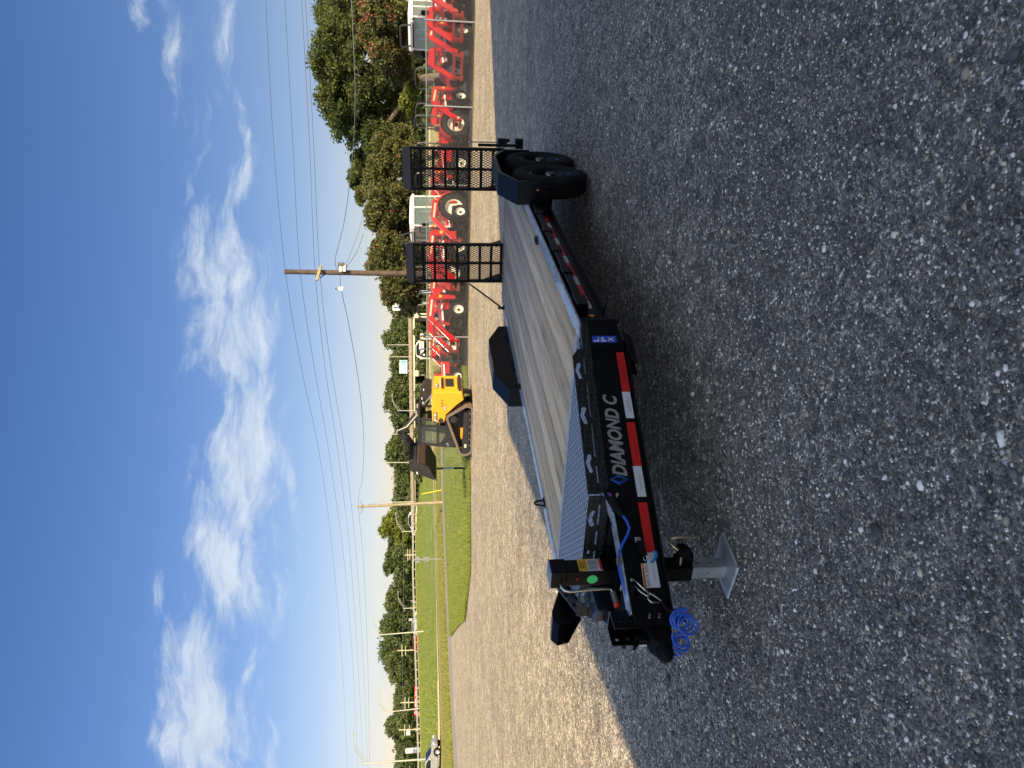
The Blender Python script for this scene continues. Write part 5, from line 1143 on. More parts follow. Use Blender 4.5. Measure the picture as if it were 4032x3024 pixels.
# ------------------------------------------------------------------ signs
def panel(name, v0, v1, y0, y1, d, m_, label, cat, legs=(), th=.15, legz=None):
    a, b = at(v1, y1, d), at(v0, y0, d); c_ = (a + b) / 2; base = Vector((c_.x, d, (legz if legz is not None else a.z)))
    o = thing(name, label, cat, base); mb = MB(); mb.box((c_.x, d, c_.z), (b.x - a.x, th, b.z - a.z)); mb.build('panel', m_, o, off=base)
    for i in legs: lx = a.x + (b.x - a.x) * i; mb = MB(); mb.beam((lx, d + th, base.z), (lx, d + th, b.z), .25, .25); mb.build('leg', GALV, o, off=base)
    return o, a, b, base
def wtext(parent, base, st, x, z, y, wdt, hgt, m_, bold=.03, name='sign_text'):
    o = text(name, st, 1, Matrix.Identity(4), m_, None, bold=bold, depth=0); me = o.data; co = np.zeros(len(me.vertices) * 3); me.vertices.foreach_get('co', co); co = co.reshape(-1, 3); lo, hi = co.min(0), co.max(0)
    M_ = Matrix(((1, 0, 0, x), (0, 0, -1, y), (0, 1, 0, z), (0, 0, 0, 1)))
    me.transform(Matrix.Translation(-Vector(base)) @ M_ @ Matrix.Diagonal((wdt / (hi[0] - lo[0]), hgt / (hi[1] - lo[1]), 1, 1)) @ Matrix.Translation((-lo[0], -lo[1], 0))); o.parent = parent; return o
sg, a, b, bs_ = panel('billboard', 1546, 1582, 1128, 1223, 72, WHITE, 'white billboard with a dark blue up arrow, half hidden by the leftmost myrtle', 'billboard', (.3, .8), .1, 0)
W_, H_ = b.x - a.x, b.z - a.z; NAVY = mat('navy print', (.03, .045, .2), .5)
mb = MB(); x0, z0 = a.x + W_ * .12, a.z + .02
mb.prism([(x0 - .06, z0), (x0 + .06, z0), (x0 + .06, z0 + H_ * .68), (x0 + .13, z0 + H_ * .68), (x0, z0 + H_ * .93), (x0 - .13, z0 + H_ * .68), (x0 - .06, z0 + H_ * .68)], 71.93, 71.945, 'y'); mb.build('arrow', NAVY, sg, off=bs_)
wtext(sg, bs_, 'ROMAY', a.x + W_ * .22, a.z + H_ * .70, 71.93, W_ * .5, H_ * .2, mat('dark print', (.07, .06, .06), .5), .03)
sg, a, b, bs_ = panel('billboard', 1573, 1604, 1418, 1471, 152, mat('pale teal banner', (.30, .55, .60), .5), 'pale blue billboard with white lettering above the bridge barrier', 'billboard', (.2, .8), .2, 1)
W_, H_ = b.x - a.x, b.z - a.z
wtext(sg, bs_, 'DANTIN', a.x + W_ * .03, a.z + H_ * .38, 151.88, W_ * .55, H_ * .26, WHITE, .04)
mb = MB(); mb.box(((a.x + b.x) / 2, 151.89, b.z - H_ * .1), (W_ * .98, .01, H_ * .18)); mb.box(((a.x + b.x) / 2, 151.89, a.z + H_ * .08), (W_ * .98, .01, H_ * .1)); mb.build('pale_band', mat('pale band', (.62, .74, .74), .5), sg, off=bs_)
REDB = mat('red billboard', (.62, .02, .03), .5)
sg, a, b, bs_ = panel('billboard', 1632, 1643, 2701, 2818, 158, REDB, 'long low red billboard with white lettering behind the guard rail', 'billboard', (.1, .5, .9), .2, 2)
W_, H_ = b.x - a.x, b.z - a.z; yy = 157.88
wtext(sg, bs_, 'BEARS', a.x + W_ * .31, a.z + H_ * .22, yy, W_ * .26, H_ * .6, WHITE, .04); wtext(sg, bs_, '(ess', a.x + W_ * .67, a.z + H_ * .15, yy, W_ * .17, H_ * .7, WHITE, .04); wtext(sg, bs_, 'OC', a.x + W_ * .19, a.z + H_ * .25, yy, W_ * .08, H_ * .55, WHITE, .02)
mb = MB(); mb.v = []; mb.tube([(a.x + W_ * .11 + H_ * .34 * math.cos(t_), yy, a.z + H_ * .5 + H_ * .34 * math.sin(t_)) for t_ in [2 * math.pi * k / 20 for k in range(21)]], .07, 5); mb.build('round_mark', WHITE, sg, off=bs_)
GREYS = mat('bare aluminium sign back', (.28, .29, .31), .5, .3)
b_ = at(1733, 2200, 68.5); o = thing('road_sign', 'back of a grey diamond road sign with a smaller square plate on one post', 'road sign', b_)
t_ = at(1625, 2204, 68.5); mb = MB(); mb.beam(b_ + Vector((0, 0, -.2)), t_, .06, .06); mb.build('post', GALV, o, off=b_)
c_ = at(1644, 2204, 68.6); hh = (at(1628, 2204, 68.6).z - at(1660, 2204, 68.6).z) / 2; mb = MB(); mb.prism([(c_.x - hh * .92, c_.z), (c_.x, c_.z - hh), (c_.x + hh * .92, c_.z), (c_.x, c_.z + hh)], 68.64, 68.66, 'y'); mb.build('diamond_plate', GREYS, o, off=b_)
c_ = at(1679, 2202, 68.6); mb = MB(); mb.box((c_.x, 68.65, c_.z), (.42, .02, .55)); mb.build('square_plate', GREYS, o, off=b_)
YSG = mat('yellow sign face', (.85, .50, .02), .4)
for (v0, v1, y0, y1, d, lb) in ((1653, 1665, 1321, 1347, 120, 'yellow sign with a black arrow under the bridge beside the white truck'), (1655, 1663, 1407, 1415, 126, 'small square yellow sign further left under the bridge')):
    sg, a, b, bs_ = panel('road_sign', v0, v1, y0, y1, d, YSG, lb, 'road sign', (.5,), .03, 1.0)
    W_, H_ = b.x - a.x, b.z - a.z; zc_ = (a.z + b.z) / 2
    mb = MB(); mb.prism([(a.x + W_ * .12, zc_), (a.x + W_ * .35, zc_ + H_ * .25), (a.x + W_ * .35, zc_ + H_ * .08), (a.x + W_ * .85, zc_ + H_ * .08), (a.x + W_ * .85, zc_ - H_ * .08), (a.x + W_ * .35, zc_ - H_ * .08), (a.x + W_ * .35, zc_ - H_ * .25)], d - .03, d - .025, 'y'); mb.build('arrow', BLACKM, sg, off=bs_)
sg, a, b, bs_ = panel('banner_sign', 1597, 1650, 2949, 2963, 165, WHITE, 'tall narrow stacked sign, white above and blue below, behind the guard rail', 'sign', (1.0,), .2, 3)
W_, H_ = b.x - a.x, b.z - a.z
for k0, k1, c_ in ((.12, .26, (.08, .2, .4)), (.28, .42, (.15, .13, .18)), (.44, .52, (.4, .3, .32))):
    mb = MB(); mb.box(((a.x + b.x) / 2, 164.88, a.z + H_ * (k0 + k1) / 2), (W_ * .95, .02, H_ * (k1 - k0))); mb.build('sign_panel', mat('sign %.2f' % c_[0], c_, .5), sg, off=bs_)
wtext(sg, bs_, 'o', a.x + W_ * .25, a.z + H_ * .82, 164.88, W_ * .5, H_ * .09, BLACKM); wtext(sg, bs_, 't', a.x + W_ * .3, a.z + H_ * .68, 164.88, W_ * .4, H_ * .09, BLACKM)
sg, a, b, bs_ = panel('notice_board', 1610, 1624, 2436, 2444, 158, WHITE, 'small tilted white panel on a thin post right of the tall light pole', 'sign', (.5,), .05, 3)

# ------------------------------------------------------------------ cars
CARGL = mat('dark car glass', (.01, .013, .016), .15, spec=.4)
def car(name, label, cat, body, loc, rz, L_=4.6, H_=1.5, W_=1.8, truck=False):
    c = thing(name, label, cat, loc, rz)
    bm_ = mat(name + ' paint %.2f %.2f' % (body[0], body[1]), body, .25, .3, coat=.6)
    k = L_ / 4.6; h = H_ / 1.5
    low = [(-2.25, .35), (-2.28, .6), (-2.2, .92), (-1.9, .98), (1.05, .95), (1.7, .90), (2.15, .78), (2.28, .55), (2.25, .32), (1.95, .28), (1.85, .45), (1.65, .62), (1.4, .68), (1.15, .62), (.95, .45), (.85, .25), (-.9, .25), (-1.0, .45), (-1.2, .62), (-1.45, .68), (-1.7, .62), (-1.9, .45), (-1.98, .28)]
    m = MB(); m.prism([(x * k, z * h) for x, z in low], -W_ / 2, W_ / 2, 'y'); m.build('body', bm_, c, bevel=.07)
    top = [(-2.1, .92), (-1.75, 1.35), (-1.3, 1.47), (.0, 1.5), (.35, 1.42), (1.15, .93)] if not truck else [(-.9, .92), (-.8, 1.4), (.1, 1.5), (.4, 1.4), (1.1, .93)]
    m = MB(); m.prism([(x * k, z * h) for x, z in top], -W_ * .41, W_ * .41, 'y'); m.build('cabin', bm_, c, bevel=.08)
    for s in S2:
        w2 = [(-1.75, .97), (-1.55, 1.28), (-1.25, 1.38), (-.05, 1.41), (.28, 1.33), (.85, .97)] if not truck else [(-.7, .97), (-.65, 1.35), (.1, 1.41), (.32, 1.33), (.85, .97)]
        m = MB(); m.prism([(x * k, z * h) for x, z in w2], s * W_ * .405, s * W_ * .418, 'y'); m.build('side_window', CARGL, c)
        m = MB(); m.box((.75 * k, s * (W_ / 2 + .06), 1.0 * h), (.12, .16, .13)); m.build('mirror', WHITE, c, bevel=.03)
    m = MB(); m.prism([(x * k, z * h) for x, z in ([(.42, 1.4), (1.12, .97), (1.15, .99), (.46, 1.43)])], -W_ * .36, W_ * .36, 'y'); m.build('windscreen', CARGL, c)
    for x in (-1.45, 1.4):
        for s in S2:
            m = MB(); WM = Matrix.Translation((x * k, s * (W_ / 2 - .11), .34)); m.lathe([(.2, -.1), (.33, -.1), (.345, -.06), (.345, .06), (.33, .1), (.2, .1)], 24, WM); wh = m.build('wheel', RUBBER, c, smooth=True)
            m = MB(); m.lathe([(.0, s * .09), (.06, s * .1), (.08, s * .07), (.2, s * .095), (.21, s * .1)], 10, WM); m.build('rim', ALU, wh)
    for s in S2:
        m = MB(); m.box((2.2 * k, s * W_ * .36, .7 * h), (.12, .35, .14)); m.build('headlight', GLASSW, c, bevel=.03)
        m = MB(); m.box((-2.24 * k, s * W_ * .38, .78 * h), (.08, .28, .18)); m.build('tail_light', REDP, c, bevel=.02)
    return c
p_ = at(1735, 2938, 67.5)
car('parked_car', 'silver grey hatchback cut off by the left edge, on the pale dirt track', 'car', (.36, .36, .36), (p_.x - 1.9, 68.5, at(1736, 2960, 68).z), 0, 4.3, 1.5)
def hwcar(name, y, label, body, rz=math.pi, L_=4.8, H_=1.5, truck=False, v=None):
    q = topat(y); q.y = 154; q.z = at(v or 1641, y, 154).z - .5; return car(name, label, 'car', body, q, rz, L_, H_, truck=truck)
hwcar('passing_car', 2545, 'dark red car passing behind the guard rail', (.30, .01, .02), 0, 5.0, 1.45, v=1642)
hwcar('passing_car', 2478, 'pale silver blue car behind the guard rail right of the dark red car', (.5, .56, .62), 0, 4.8, 1.5, v=1640)
hwcar('passing_car', 2072, 'white car on the highway below the yellow green tree', (.75, .75, .73), math.pi, 5.2, 1.8, v=1632)
q = at(1672, 1365, 128); car('delivery_van', 'white van parked beneath the bridge beside the yellow arrow sign', 'van', (.7, .7, .68), (q.x, 128, q.z - .2), 0, 4.6, 1.8)

# ------------------------------------------------------------------ compact track loader
YEL = mat('yellow machine paint', (.85, .40, .015), .38, var=.05, dirt=(.45, .28, .08), dscale=3, damt=.2)
BLKP = mat('satin black machine paint', (.022, .022, .023), .42, dirt=(.08, .07, .06), dscale=4, damt=.3)
TRK = mat('dusty rubber track', (.17, .135, .11), .9, var=.2, dirt=(.28, .22, .17), dscale=5, damt=.6, bump=.3, bscale=30)
RUST = mat('rust scoured steel', (.06, .032, .022), .6, var=.5, vscale=7, dirt=(.03, .027, .025), dscale=3, damt=.95)
TH = R(155)                         # heading: left and slightly away
hd_ = Vector((math.cos(TH), math.sin(TH), 0))
cx_ = at(1856, 1645, 29.0)
sk = thing('track_loader', 'yellow and black compact track loader with raised bucket, parked in front of the fence', 'loader', (cx_.x + .0, 29.2, 0), TH)
# local: x forward, y left of machine (away side = -y is the one facing the camera when heading left)
NS = 1                              # side facing the camera: +y in local space after the turn points to -Y world
def sgn(y): return y * NS
for s in S2:
    yo, yi = (.82, .46) if s > 0 else (-.46, -.82)
    path = []
    def arc(cx, cz, r_, a0, a1, n=7):
        return [(cx + r_ * math.cos(R(a0 + (a1 - a0) * k / (n - 1))), cz + r_ * math.sin(R(a0 + (a1 - a0) * k / (n - 1)))) for k in range(n)]
    outer = arc(1.20, .27, .27, -90, 75) + arc(-.58, .80, .24, 75, 150) + arc(-1.05, .22, .22, 150, 270)
    inner = arc(1.20, .27, .20, -90, 75) + arc(-.58, .80, .17, 75, 150) + arc(-1.05, .22, .15, 150, 270)
    sq = lambda P_: [(-.93 + (x + 1.27) * .825, z) for x, z in P_]
    outer, inner = sq(outer), sq(inner)
    m = MB(); n = len(outer); vs = []
    for (p1, p2) in zip(outer, inner): vs += [(p1[0], yo, p1[1]), (p1[0], yi, p1[1]), (p2[0], yi, p2[1]), (p2[0], yo, p2[1])]
    fs_ = []
    for k in range(n):
        a = k * 4; b = ((k + 1) % n) * 4
        for j in range(4): fs_.append((a + j, a + (j + 1) % 4, b + (j + 1) % 4, b + j))
    m.add(vs, fs_)
    # tread lugs
    tot = []
    for k in range(n):
        p1, p2 = Vector(outer[k]), Vector(outer[(k + 1) % n]); ln = (p2 - p1).length; c = max(1, round(ln / .085))
        for j in range(c): tot.append((p1.lerp(p2, (j + .5) / c), (p2 - p1).normalized()))
    for p1, d in tot:
        nrm = Vector((d.y, -d.x)); q = p1 + nrm * .012; ang = math.atan2(d.y, d.x)
        for yy in (yo - .09, yi + .09): m.box((q.x, yy, q.y), (.05, .15, .03), rot=(0, -ang, 0))
    m.build('track', TRK, sk)
    ym_ = (yo + yi) / 2
    m = MB(); m.prism([(-.72, .12), (1.02, .12), (1.12, .2), (1.08, .36), (.70, .40), (-.35, .36), (-.58, .22), (-.66, .20)], yo - .16, yo - .04, 'y'); m.box((.15, ym_, .26), (1.5, .22, .2)); m.build('track_frame', BLKP, sk, bevel=.01)
    for k in range(6):
        m = MB(); m.cyl((-.58 + k * .29, yo - .04, .13), (-.58 + k * .29, yo - .2, .13), .09, 16); rl = m.build('roller', BLKP, sk, smooth=True)
        m = MB(); m.cyl((-.58 + k * .29, yo - .035, .14), (-.58 + k * .29, yo - .03, .14), .025, 8); m.build('roller_cap', CHROME, rl)
    m = MB(); m.cyl((-.32, yo - .04, .76), (-.32, yo - .3, .76), .15, 20); m.cyl((-.32, yo - .02, .76), (-.32, yo - .1, .76), .10, 14); m.build('drive_motor', BLKP, sk, smooth=True)
    m = MB(); m.cyl((1.10, yo - .05, .27), (1.10, yo - .25, .27), .17, 24); m.build('idler', BLKP, sk, smooth=True)
    if s > 0:
        m = MB(); m.box((.88, yo - .036, .27), (.16, .004, .07)); m.build('frame_label', WHITE, sk); m = MB(); m.box((.88, yo - .034, .31), (.16, .004, .03)); m.build('label_green', mat('green print', (.3, .45, .1), .5), sk)
m = MB(); m.prism([(-1.25, .35), (1.1, .30), (1.15, .7), (-.5, 1.0), (-1.3, 1.0)], -.45, .45, 'y'); m.build('chassis', BLKP, sk)
m = MB(); m.box((.45, .5, .40), (.5, .06, .14)); m.build('frame_cover', YEL, sk)
# engine cover: flat side, sloping front edge above the track, rear door
m = MB(); side = [(-1.52, .45), (-1.20, .38), (-1.0, .62), (-.55, 1.06), (-.30, 1.10), (-.18, 1.16), (-.18, 1.45), (-.28, 1.60), (-.85, 1.62), (-1.52, 1.52)]
m.prism(side, -.80, .80, 'y'); body = m.build('engine_cover', YEL, sk, bevel=.025)
m = MB(); m.prism([(-.2, 1.17), (-.2, 1.36), (-.34, 1.36), (-.42, 1.27), (-.34, 1.17)], .80, .806, 'y'); m.build('side_vent', BLKP, body)
m = MB(); m.prism([(-1.50, .5), (-1.525, .5), (-1.525, .56), (-1.50, .56)], -.7, .7, 'y'); m.box((-1.545, 0, .86), (.05, 1.05, .5)); m.build('rear_door', YEL, body, bevel=.02)
m = MB(); m.box((-1.575, 0, .92), (.02, .75, .34))
m.box((-1.575, 0, 1.2), (.02, 1.0, .07)); m.build('rear_grille', BLKP, body)
m = MB(); m.box((-1.56, 0, .52), (.12, 1.35, .12)); m.build('rear_bumper', BLKP, body, bevel=.01)
m = MB(); m.box((-1.575, -.0, 1.29), (.012, .9, .018)); m.build('model_strip', WHITE, body)
m = MB()
for k in range(3): m.cyl((-.95 - k * .11, .80, 1.22), (-.95 - k * .11, .806, 1.22), .03, 10)
m.cyl((-.9, .80, .62), (-.9, .808, .62), .03, 10); m.cyl((-1.0, .80, .56), (-1.0, .808, .56), .03, 10); m.build('tie_holes', BLKP, body)
def stext(st, x, z, wdt, hgt, bgm, fgm, face, y=.803, pad=.02):
    """text on the loader side (face 'y') or rear (face 'x')"""
    if face == 'y': ex, ez, nn, org = Vector((-1, 0, 0)), Vector((0, 0, 1)), Vector((0, 1, 0)), Vector((x, y, z))
    else: ex, ez, nn, org = Vector((0, -1, 0)), Vector((0, 0, 1)), Vector((-1, 0, 0)), Vector((y, x, z))
    c = org + ex * wdt / 2 + ez * hgt / 2; mb = MB()
    q = [c + ex * (i * (wdt / 2 + pad)) + ez * (j * (hgt / 2 + pad)) for i, j in ((-1, -1), (1, -1), (1, 1), (-1, 1))]; mb.add([tuple(p) for p in q], [(0, 1, 2, 3)]); pnl = mb.build('logo_panel', bgm, body)
    o = text('logo_text', st, 1, Matrix.Identity(4), fgm, None, bold=.045, depth=0); me = o.data; co = np.zeros(len(me.vertices) * 3); me.vertices.foreach_get('co', co); co = co.reshape(-1, 3); lo, hi = co.min(0), co.max(0)
    M_ = Matrix.Identity(4)
    for i, cc in enumerate((ex, ez, nn)):
        for j in range(3): M_[j][i] = cc[j]
    M_.translation = org + nn * .003
    me.transform(M_ @ Matrix.Diagonal((wdt / (hi[0] - lo[0]), hgt / (hi[1] - lo[1]), 1, 1)) @ Matrix.Translation((-lo[0], -lo[1], 0))); o.parent = body
stext('JCB', -.23, 1.42, .40, .11, BLACKM, WHITE, 'y'); stext('270T', -.72, 1.08, .26, .06, mat('orange strip', (.5, .12, .02), .4), WHITE, 'y')
stext('JCB', .40, 1.37, .40, .12, BLACKM, WHITE, 'x', y=-1.524)
# cab
m = MB(); cabm = BLKP
A1, A2, A3, A4 = (-.22, 1.05), (1.22, .72), (1.02, 2.12), (-.30, 2.14)
def bar(p, q, y, w_=.11): m.beam((p[0], y, p[1]), (q[0], y, q[1]), w_, .07, (0, 1, 0))
for y in (.60, -.60):
    bar(A1, (1.18, .98), y); bar((1.18, .98), (1.0, 2.1), y, .12); bar((1.0, 2.1), (-.30, 2.12), y, .15); bar((-.25, 2.12), (-.2, 1.05), y, .12); bar((.12, 1.05), (.10, 2.1), y, .11)
    bar((.12, 1.38), (1.1, 1.38), y, .07)
m.box((.38, 0, 2.13), (1.45, 1.28, .07)); m.v = [((-.2 + (x + .2) * .86), y, z) for x, y, z in m.v]; m.build('cab_frame', BLKP, sk, bevel=.01)
for y0_, y1_ in ((.58, .63), (-.63, -.58)):
    m = MB(); m.prism([(1.24, .70), (1.20, 1.12), (1.0, 1.28), (.70, 1.10), (.12, 1.08), (-.2, 1.05), (-.2, .86), (.3, .80)], y0_, y1_, 'y'); m.v = [((-.2 + (x + .2) * .86), y, z) for x, y, z in m.v]; m.build('cab_side_panel', BLKP, sk, bevel=.005)
m = MB(); m.tube([(1.08 + .07 * math.cos(a), .64, .98 + .04 * math.sin(a)) for a in [2 * math.pi * k / 14 for k in range(15)]], .014, 5); m.v = [((-.2 + (x + .2) * .86), y, z) for x, y, z in m.v]; m.build('door_handle', GALV, sk)
TGL = mat('tinted cab glass', (.45, .52, .50), .02, trans=.95, var=.02)
m = MB(); m.prism([(.14, 1.08), (1.10, 1.12), (.98, 2.06), (.12, 2.06)], .61, .615, 'y'); m.v = [((-.2 + (x + .2) * .86), y, z) for x, y, z in m.v]; m.build('side_glass', TGL, sk)
m = MB(); m.prism([(.14, 1.08), (1.10, 1.12), (.98, 2.06), (.12, 2.06)], -.615, -.61, 'y'); m.v = [((-.2 + (x + .2) * .86), y, z) for x, y, z in m.v]; m.build('side_glass', TGL, sk)
m = MB(); m.box((.05, 0, 1.2), (.4, .5, .18)); m.box((-.15, 0, 1.5), (.14, .5, .6)); m.build('seat', BLACKM, sk, bevel=.03)
m = MB(); m.tube([(.55, .25, 1.1), (.6, .25, 1.35)], .02, 6); m.tube([(.55, -.25, 1.1), (.6, -.25, 1.35)], .02, 6); m.sphere((.6, .25, 1.38), .04, 8); m.sphere((.6, -.25, 1.38), .04, 8); m.build('control_levers', BLACKM, sk)
m = MB(); m.tube([(1.15, .45, 1.28), (1.08, .45, 1.30), (1.0, .45, 1.85), (1.05, .45, 1.9)], .022, 8); m.tube([(1.20, .45, 1.05), (1.24, .45, 1.08), (1.10, .45, 1.88), (1.05, .45, 1.9)], .02, 8); m.v = [((-.2 + (x + .2) * .86), y, z) for x, y, z in m.v]; m.build('yellow_grab_rail', YEL, sk, smooth=True)
# lift arm and boom, one only, on the far side of the cab
for s in (-1,):
    y0_, y1_ = (.66, .80) if s > 0 else (-.80, -.66)
    m = MB(); m.prism([(-1.35, 1.62), (-1.42, 1.85), (-1.25, 2.0), (-.85, 2.08), (.05, 2.22), (.15, 2.1), (-.05, 1.9), (-.4, 1.72), (-.7, 1.64)], y0_, y1_, 'y'); arm = m.build('lift_arm', BLKP, sk, bevel=.015)
    m = MB(); m.prism([(.0, 2.22), (-.08, 2.10), (.1, 2.02), (.28, 2.16), (1.02, 2.72), (1.18, 2.92), (1.10, 3.02), (.92, 2.98), (.80, 2.80)], y0_, y1_, 'y'); m.prism([(.95, 3.02), (1.18, 3.04), (1.65, 2.62), (1.72, 2.42), (1.55, 2.36), (1.12, 2.72)], y0_, y1_, 'y'); m.build('boom', BLKP, sk, bevel=.015)
    m = MB(); m.cyl((-1.2, y1_ if s > 0 else y0_, 1.85), (-1.2, (y1_ + .02) if s > 0 else (y0_ - .02), 1.85), .06, 14); m.cyl((1.05, (y1_ if s > 0 else y0_), 2.9), (1.05, (y1_ + .02) if s > 0 else (y0_ - .02), 2.9), .05, 14)
    m.build('pivot_pin', BLACKM, arm)
    for (x, z) in ((-.95, 1.95), (-.55, 2.02), (-.15, 2.05), (-.35, 1.98)): m = MB(); m.box((x, s * .657, z), (.09, .006, .04)); m.build('white_label', WHITE, arm)
    m = MB(); m.cyl((1.25, s * .6, 2.55), (1.62, s * .6, 2.30), .05, 12); m.cyl((1.0, s * .6, 2.72), (1.25, s * .6, 2.55), .028, 10); m.build('tilt_cylinder', BLACKM, sk, smooth=True)
    m = MB(); m.cyl((-.9, s * .6, 1.5), (-.2, s * .62, 2.0), .045, 12); m.build('lift_cylinder', CHROME, sk, smooth=True)
m = MB()
for o__ in (0, .03, .06): m.tube([(.0, -.64, 2.25 + o__), (.2, -.64, 2.20 + o__), (.75, -.64, 2.62 + o__), (.85, -.64, 2.82 + o__), (.95, -.64, 3.05 + o__ * .5), (1.1, -.64, 3.08)], .011, 6)
m.build('hydraulic_hoses', mat('pale hoses', (.55, .52, .45), .5), sk, smooth=True)
m = MB(); m.box((1.66, 0, 2.40), (.08, 1.4, .3)); m.box((1.3, 0, 2.72), (.12, 1.5, .12)); m.build('quick_hitch', BLKP, sk, bevel=.02)
# bucket, tipped forward
BM = Matrix.Translation((1.72, 0, 2.36)) @ Matrix.Rotation(R(22), 4, 'Y')
prof = [(0, .18), (0, -.28), (.12, -.46), (.30, -.54), (.95, -.58)]
m = MB()
for (p1, p2) in zip(prof, prof[1:]): m.beam((p1[0], 0, p1[1]), (p2[0], 0, p2[1]), .025, 1.86, (1, 0, 0) if abs(p1[0] - p2[0]) < .01 else (0, 0, 1), M=BM) if False else None
def plate(m, p1, p2, y0, y1, th, M):
    d = Vector((p2[0] - p1[0], p2[1] - p1[1])).normalized(); nn = Vector((-d.y, d.x)) * th
    vs = []
    for (px_, pz_) in ((p1[0], p1[1]), (p2[0], p2[1]), (p2[0] + nn.x, p2[1] + nn.y), (p1[0] + nn.x, p1[1] + nn.y)): vs += [(px_, y0, pz_), (px_, y1, pz_)]
    m.add(vs, [(0, 2, 3, 1), (4, 6, 7, 5), (0, 1, 7, 6), (2, 4, 5, 3), (0, 6, 4, 2), (1, 3, 5, 7)], M)
for (p1, p2) in zip(prof, prof[1:]): plate(m, p1, p2, -.93, .93, -.02, BM)
bk = m.build('bucket', BLKP, sk)
m = MB()
plate(m, (-.026, -.20), (-.026, -.27), -.90, .90, -.008, BM); plate(m, (-.024, -.29), (.10, -.475), -.90, .90, -.008, BM)
m.build('rusty_heel_strip', RUST, bk)
m = MB()
for (p1, p2) in zip(prof[2:], prof[3:]): plate(m, (p1[0] + .01, p1[1] + .004), (p2[0], p2[1] + .004), -.90, .90, .006, BM)
m.build('scoured_floor', RUST, bk)
for s in S2:
    m = MB(); m.prism([(0, .18), (.10, .22), (.30, .08), (.92, -.50), (.95, -.60), (.30, -.56), (.10, -.47), (0, -.29)], s * .93, s * .915, 'y', M=BM); m.build('side_plate', BLKP, bk)
m = MB(); m.box((.97, 0, -.585), (.16, 1.9, .022), M=BM); m.build('cutting_edge', mat('worn edge steel', (.3, .3, .3), .4, .7), bk)
m = MB(); m.prism([(0, .16), (.10, .22), (.12, .2), (.02, .14)], -.92, .92, 'y', M=BM); m.build('top_lip', BLKP, bk)
m = MB(); m.box((.35, .938, -.02), (.12, .004, .05), M=BM); m.build('white_label', WHITE, bk)

# ------------------------------------------------------------------ red tractors behind the fence
RED = mat('red tractor paint', (.40, .007, .010), .3, var=.06, coat=.3)
RIMW = mat('cream wheel rim', (.72, .70, .60), .45, dirt=(.4, .36, .28), dscale=5, damt=.3)
ROPS = mat('dark roll bar paint', (.05, .055, .055), .4)
def wheel(par, x, y, r_, w_, rimr, name):
    wh = bpy.data.objects.new(name, None); COL.objects.link(wh); wh.parent = par; wh.empty_display_size = .1
    WM = Matrix.Translation((x, y, r_)); m = MB(); m.lathe([(rimr, -w_ * .4), (rimr * 1.2, -w_ * .5), (r_ * .93, -w_ * .48), (r_ * .98, -w_ * .3), (r_ * .98, w_ * .3), (r_ * .93, w_ * .48), (rimr * 1.2, w_ * .5), (rimr, w_ * .4)], 28, WM)
    n = 18
    for k in range(n):
        a = 2 * math.pi * k / n
        for s in S2:
            mm = WM @ Matrix.Rotation(a, 4, 'Y') @ Matrix.Translation((r_ * .985, s * w_ * .24, 0)) @ Matrix.Rotation(s * R(38), 4, 'X'); m.box((0, 0, 0), (r_ * .05, w_ * .5, r_ * .07), M=mm)
    m.build('tyre', RUBBER, wh)
    sg_ = 1 if y > 0 else -1; m = MB(); m.lathe([(rimr * 1.03, sg_ * w_ * .42), (rimr * .96, sg_ * w_ * .38), (rimr * .85, sg_ * w_ * .1), (rimr * .6, sg_ * w_ * .0), (rimr * .35, sg_ * w_ * .15), (rimr * .2, sg_ * w_ * .2), (0, sg_ * w_ * .2)], 24, WM)
    m.lathe([(rimr * 1.03, -sg_ * w_ * .42), (rimr * .9, -sg_ * w_ * .3), (rimr * .85, sg_ * w_ * .08)], 24, WM); rm = m.build('rim', RIMW, wh, smooth=True)
    m = MB(); m.cyl((x, y + sg_ * w_ * .2, r_), (x, y + sg_ * w_ * .3, r_), rimr * .28, 10); m.build('hub', BLACKM, rm)
    return wh
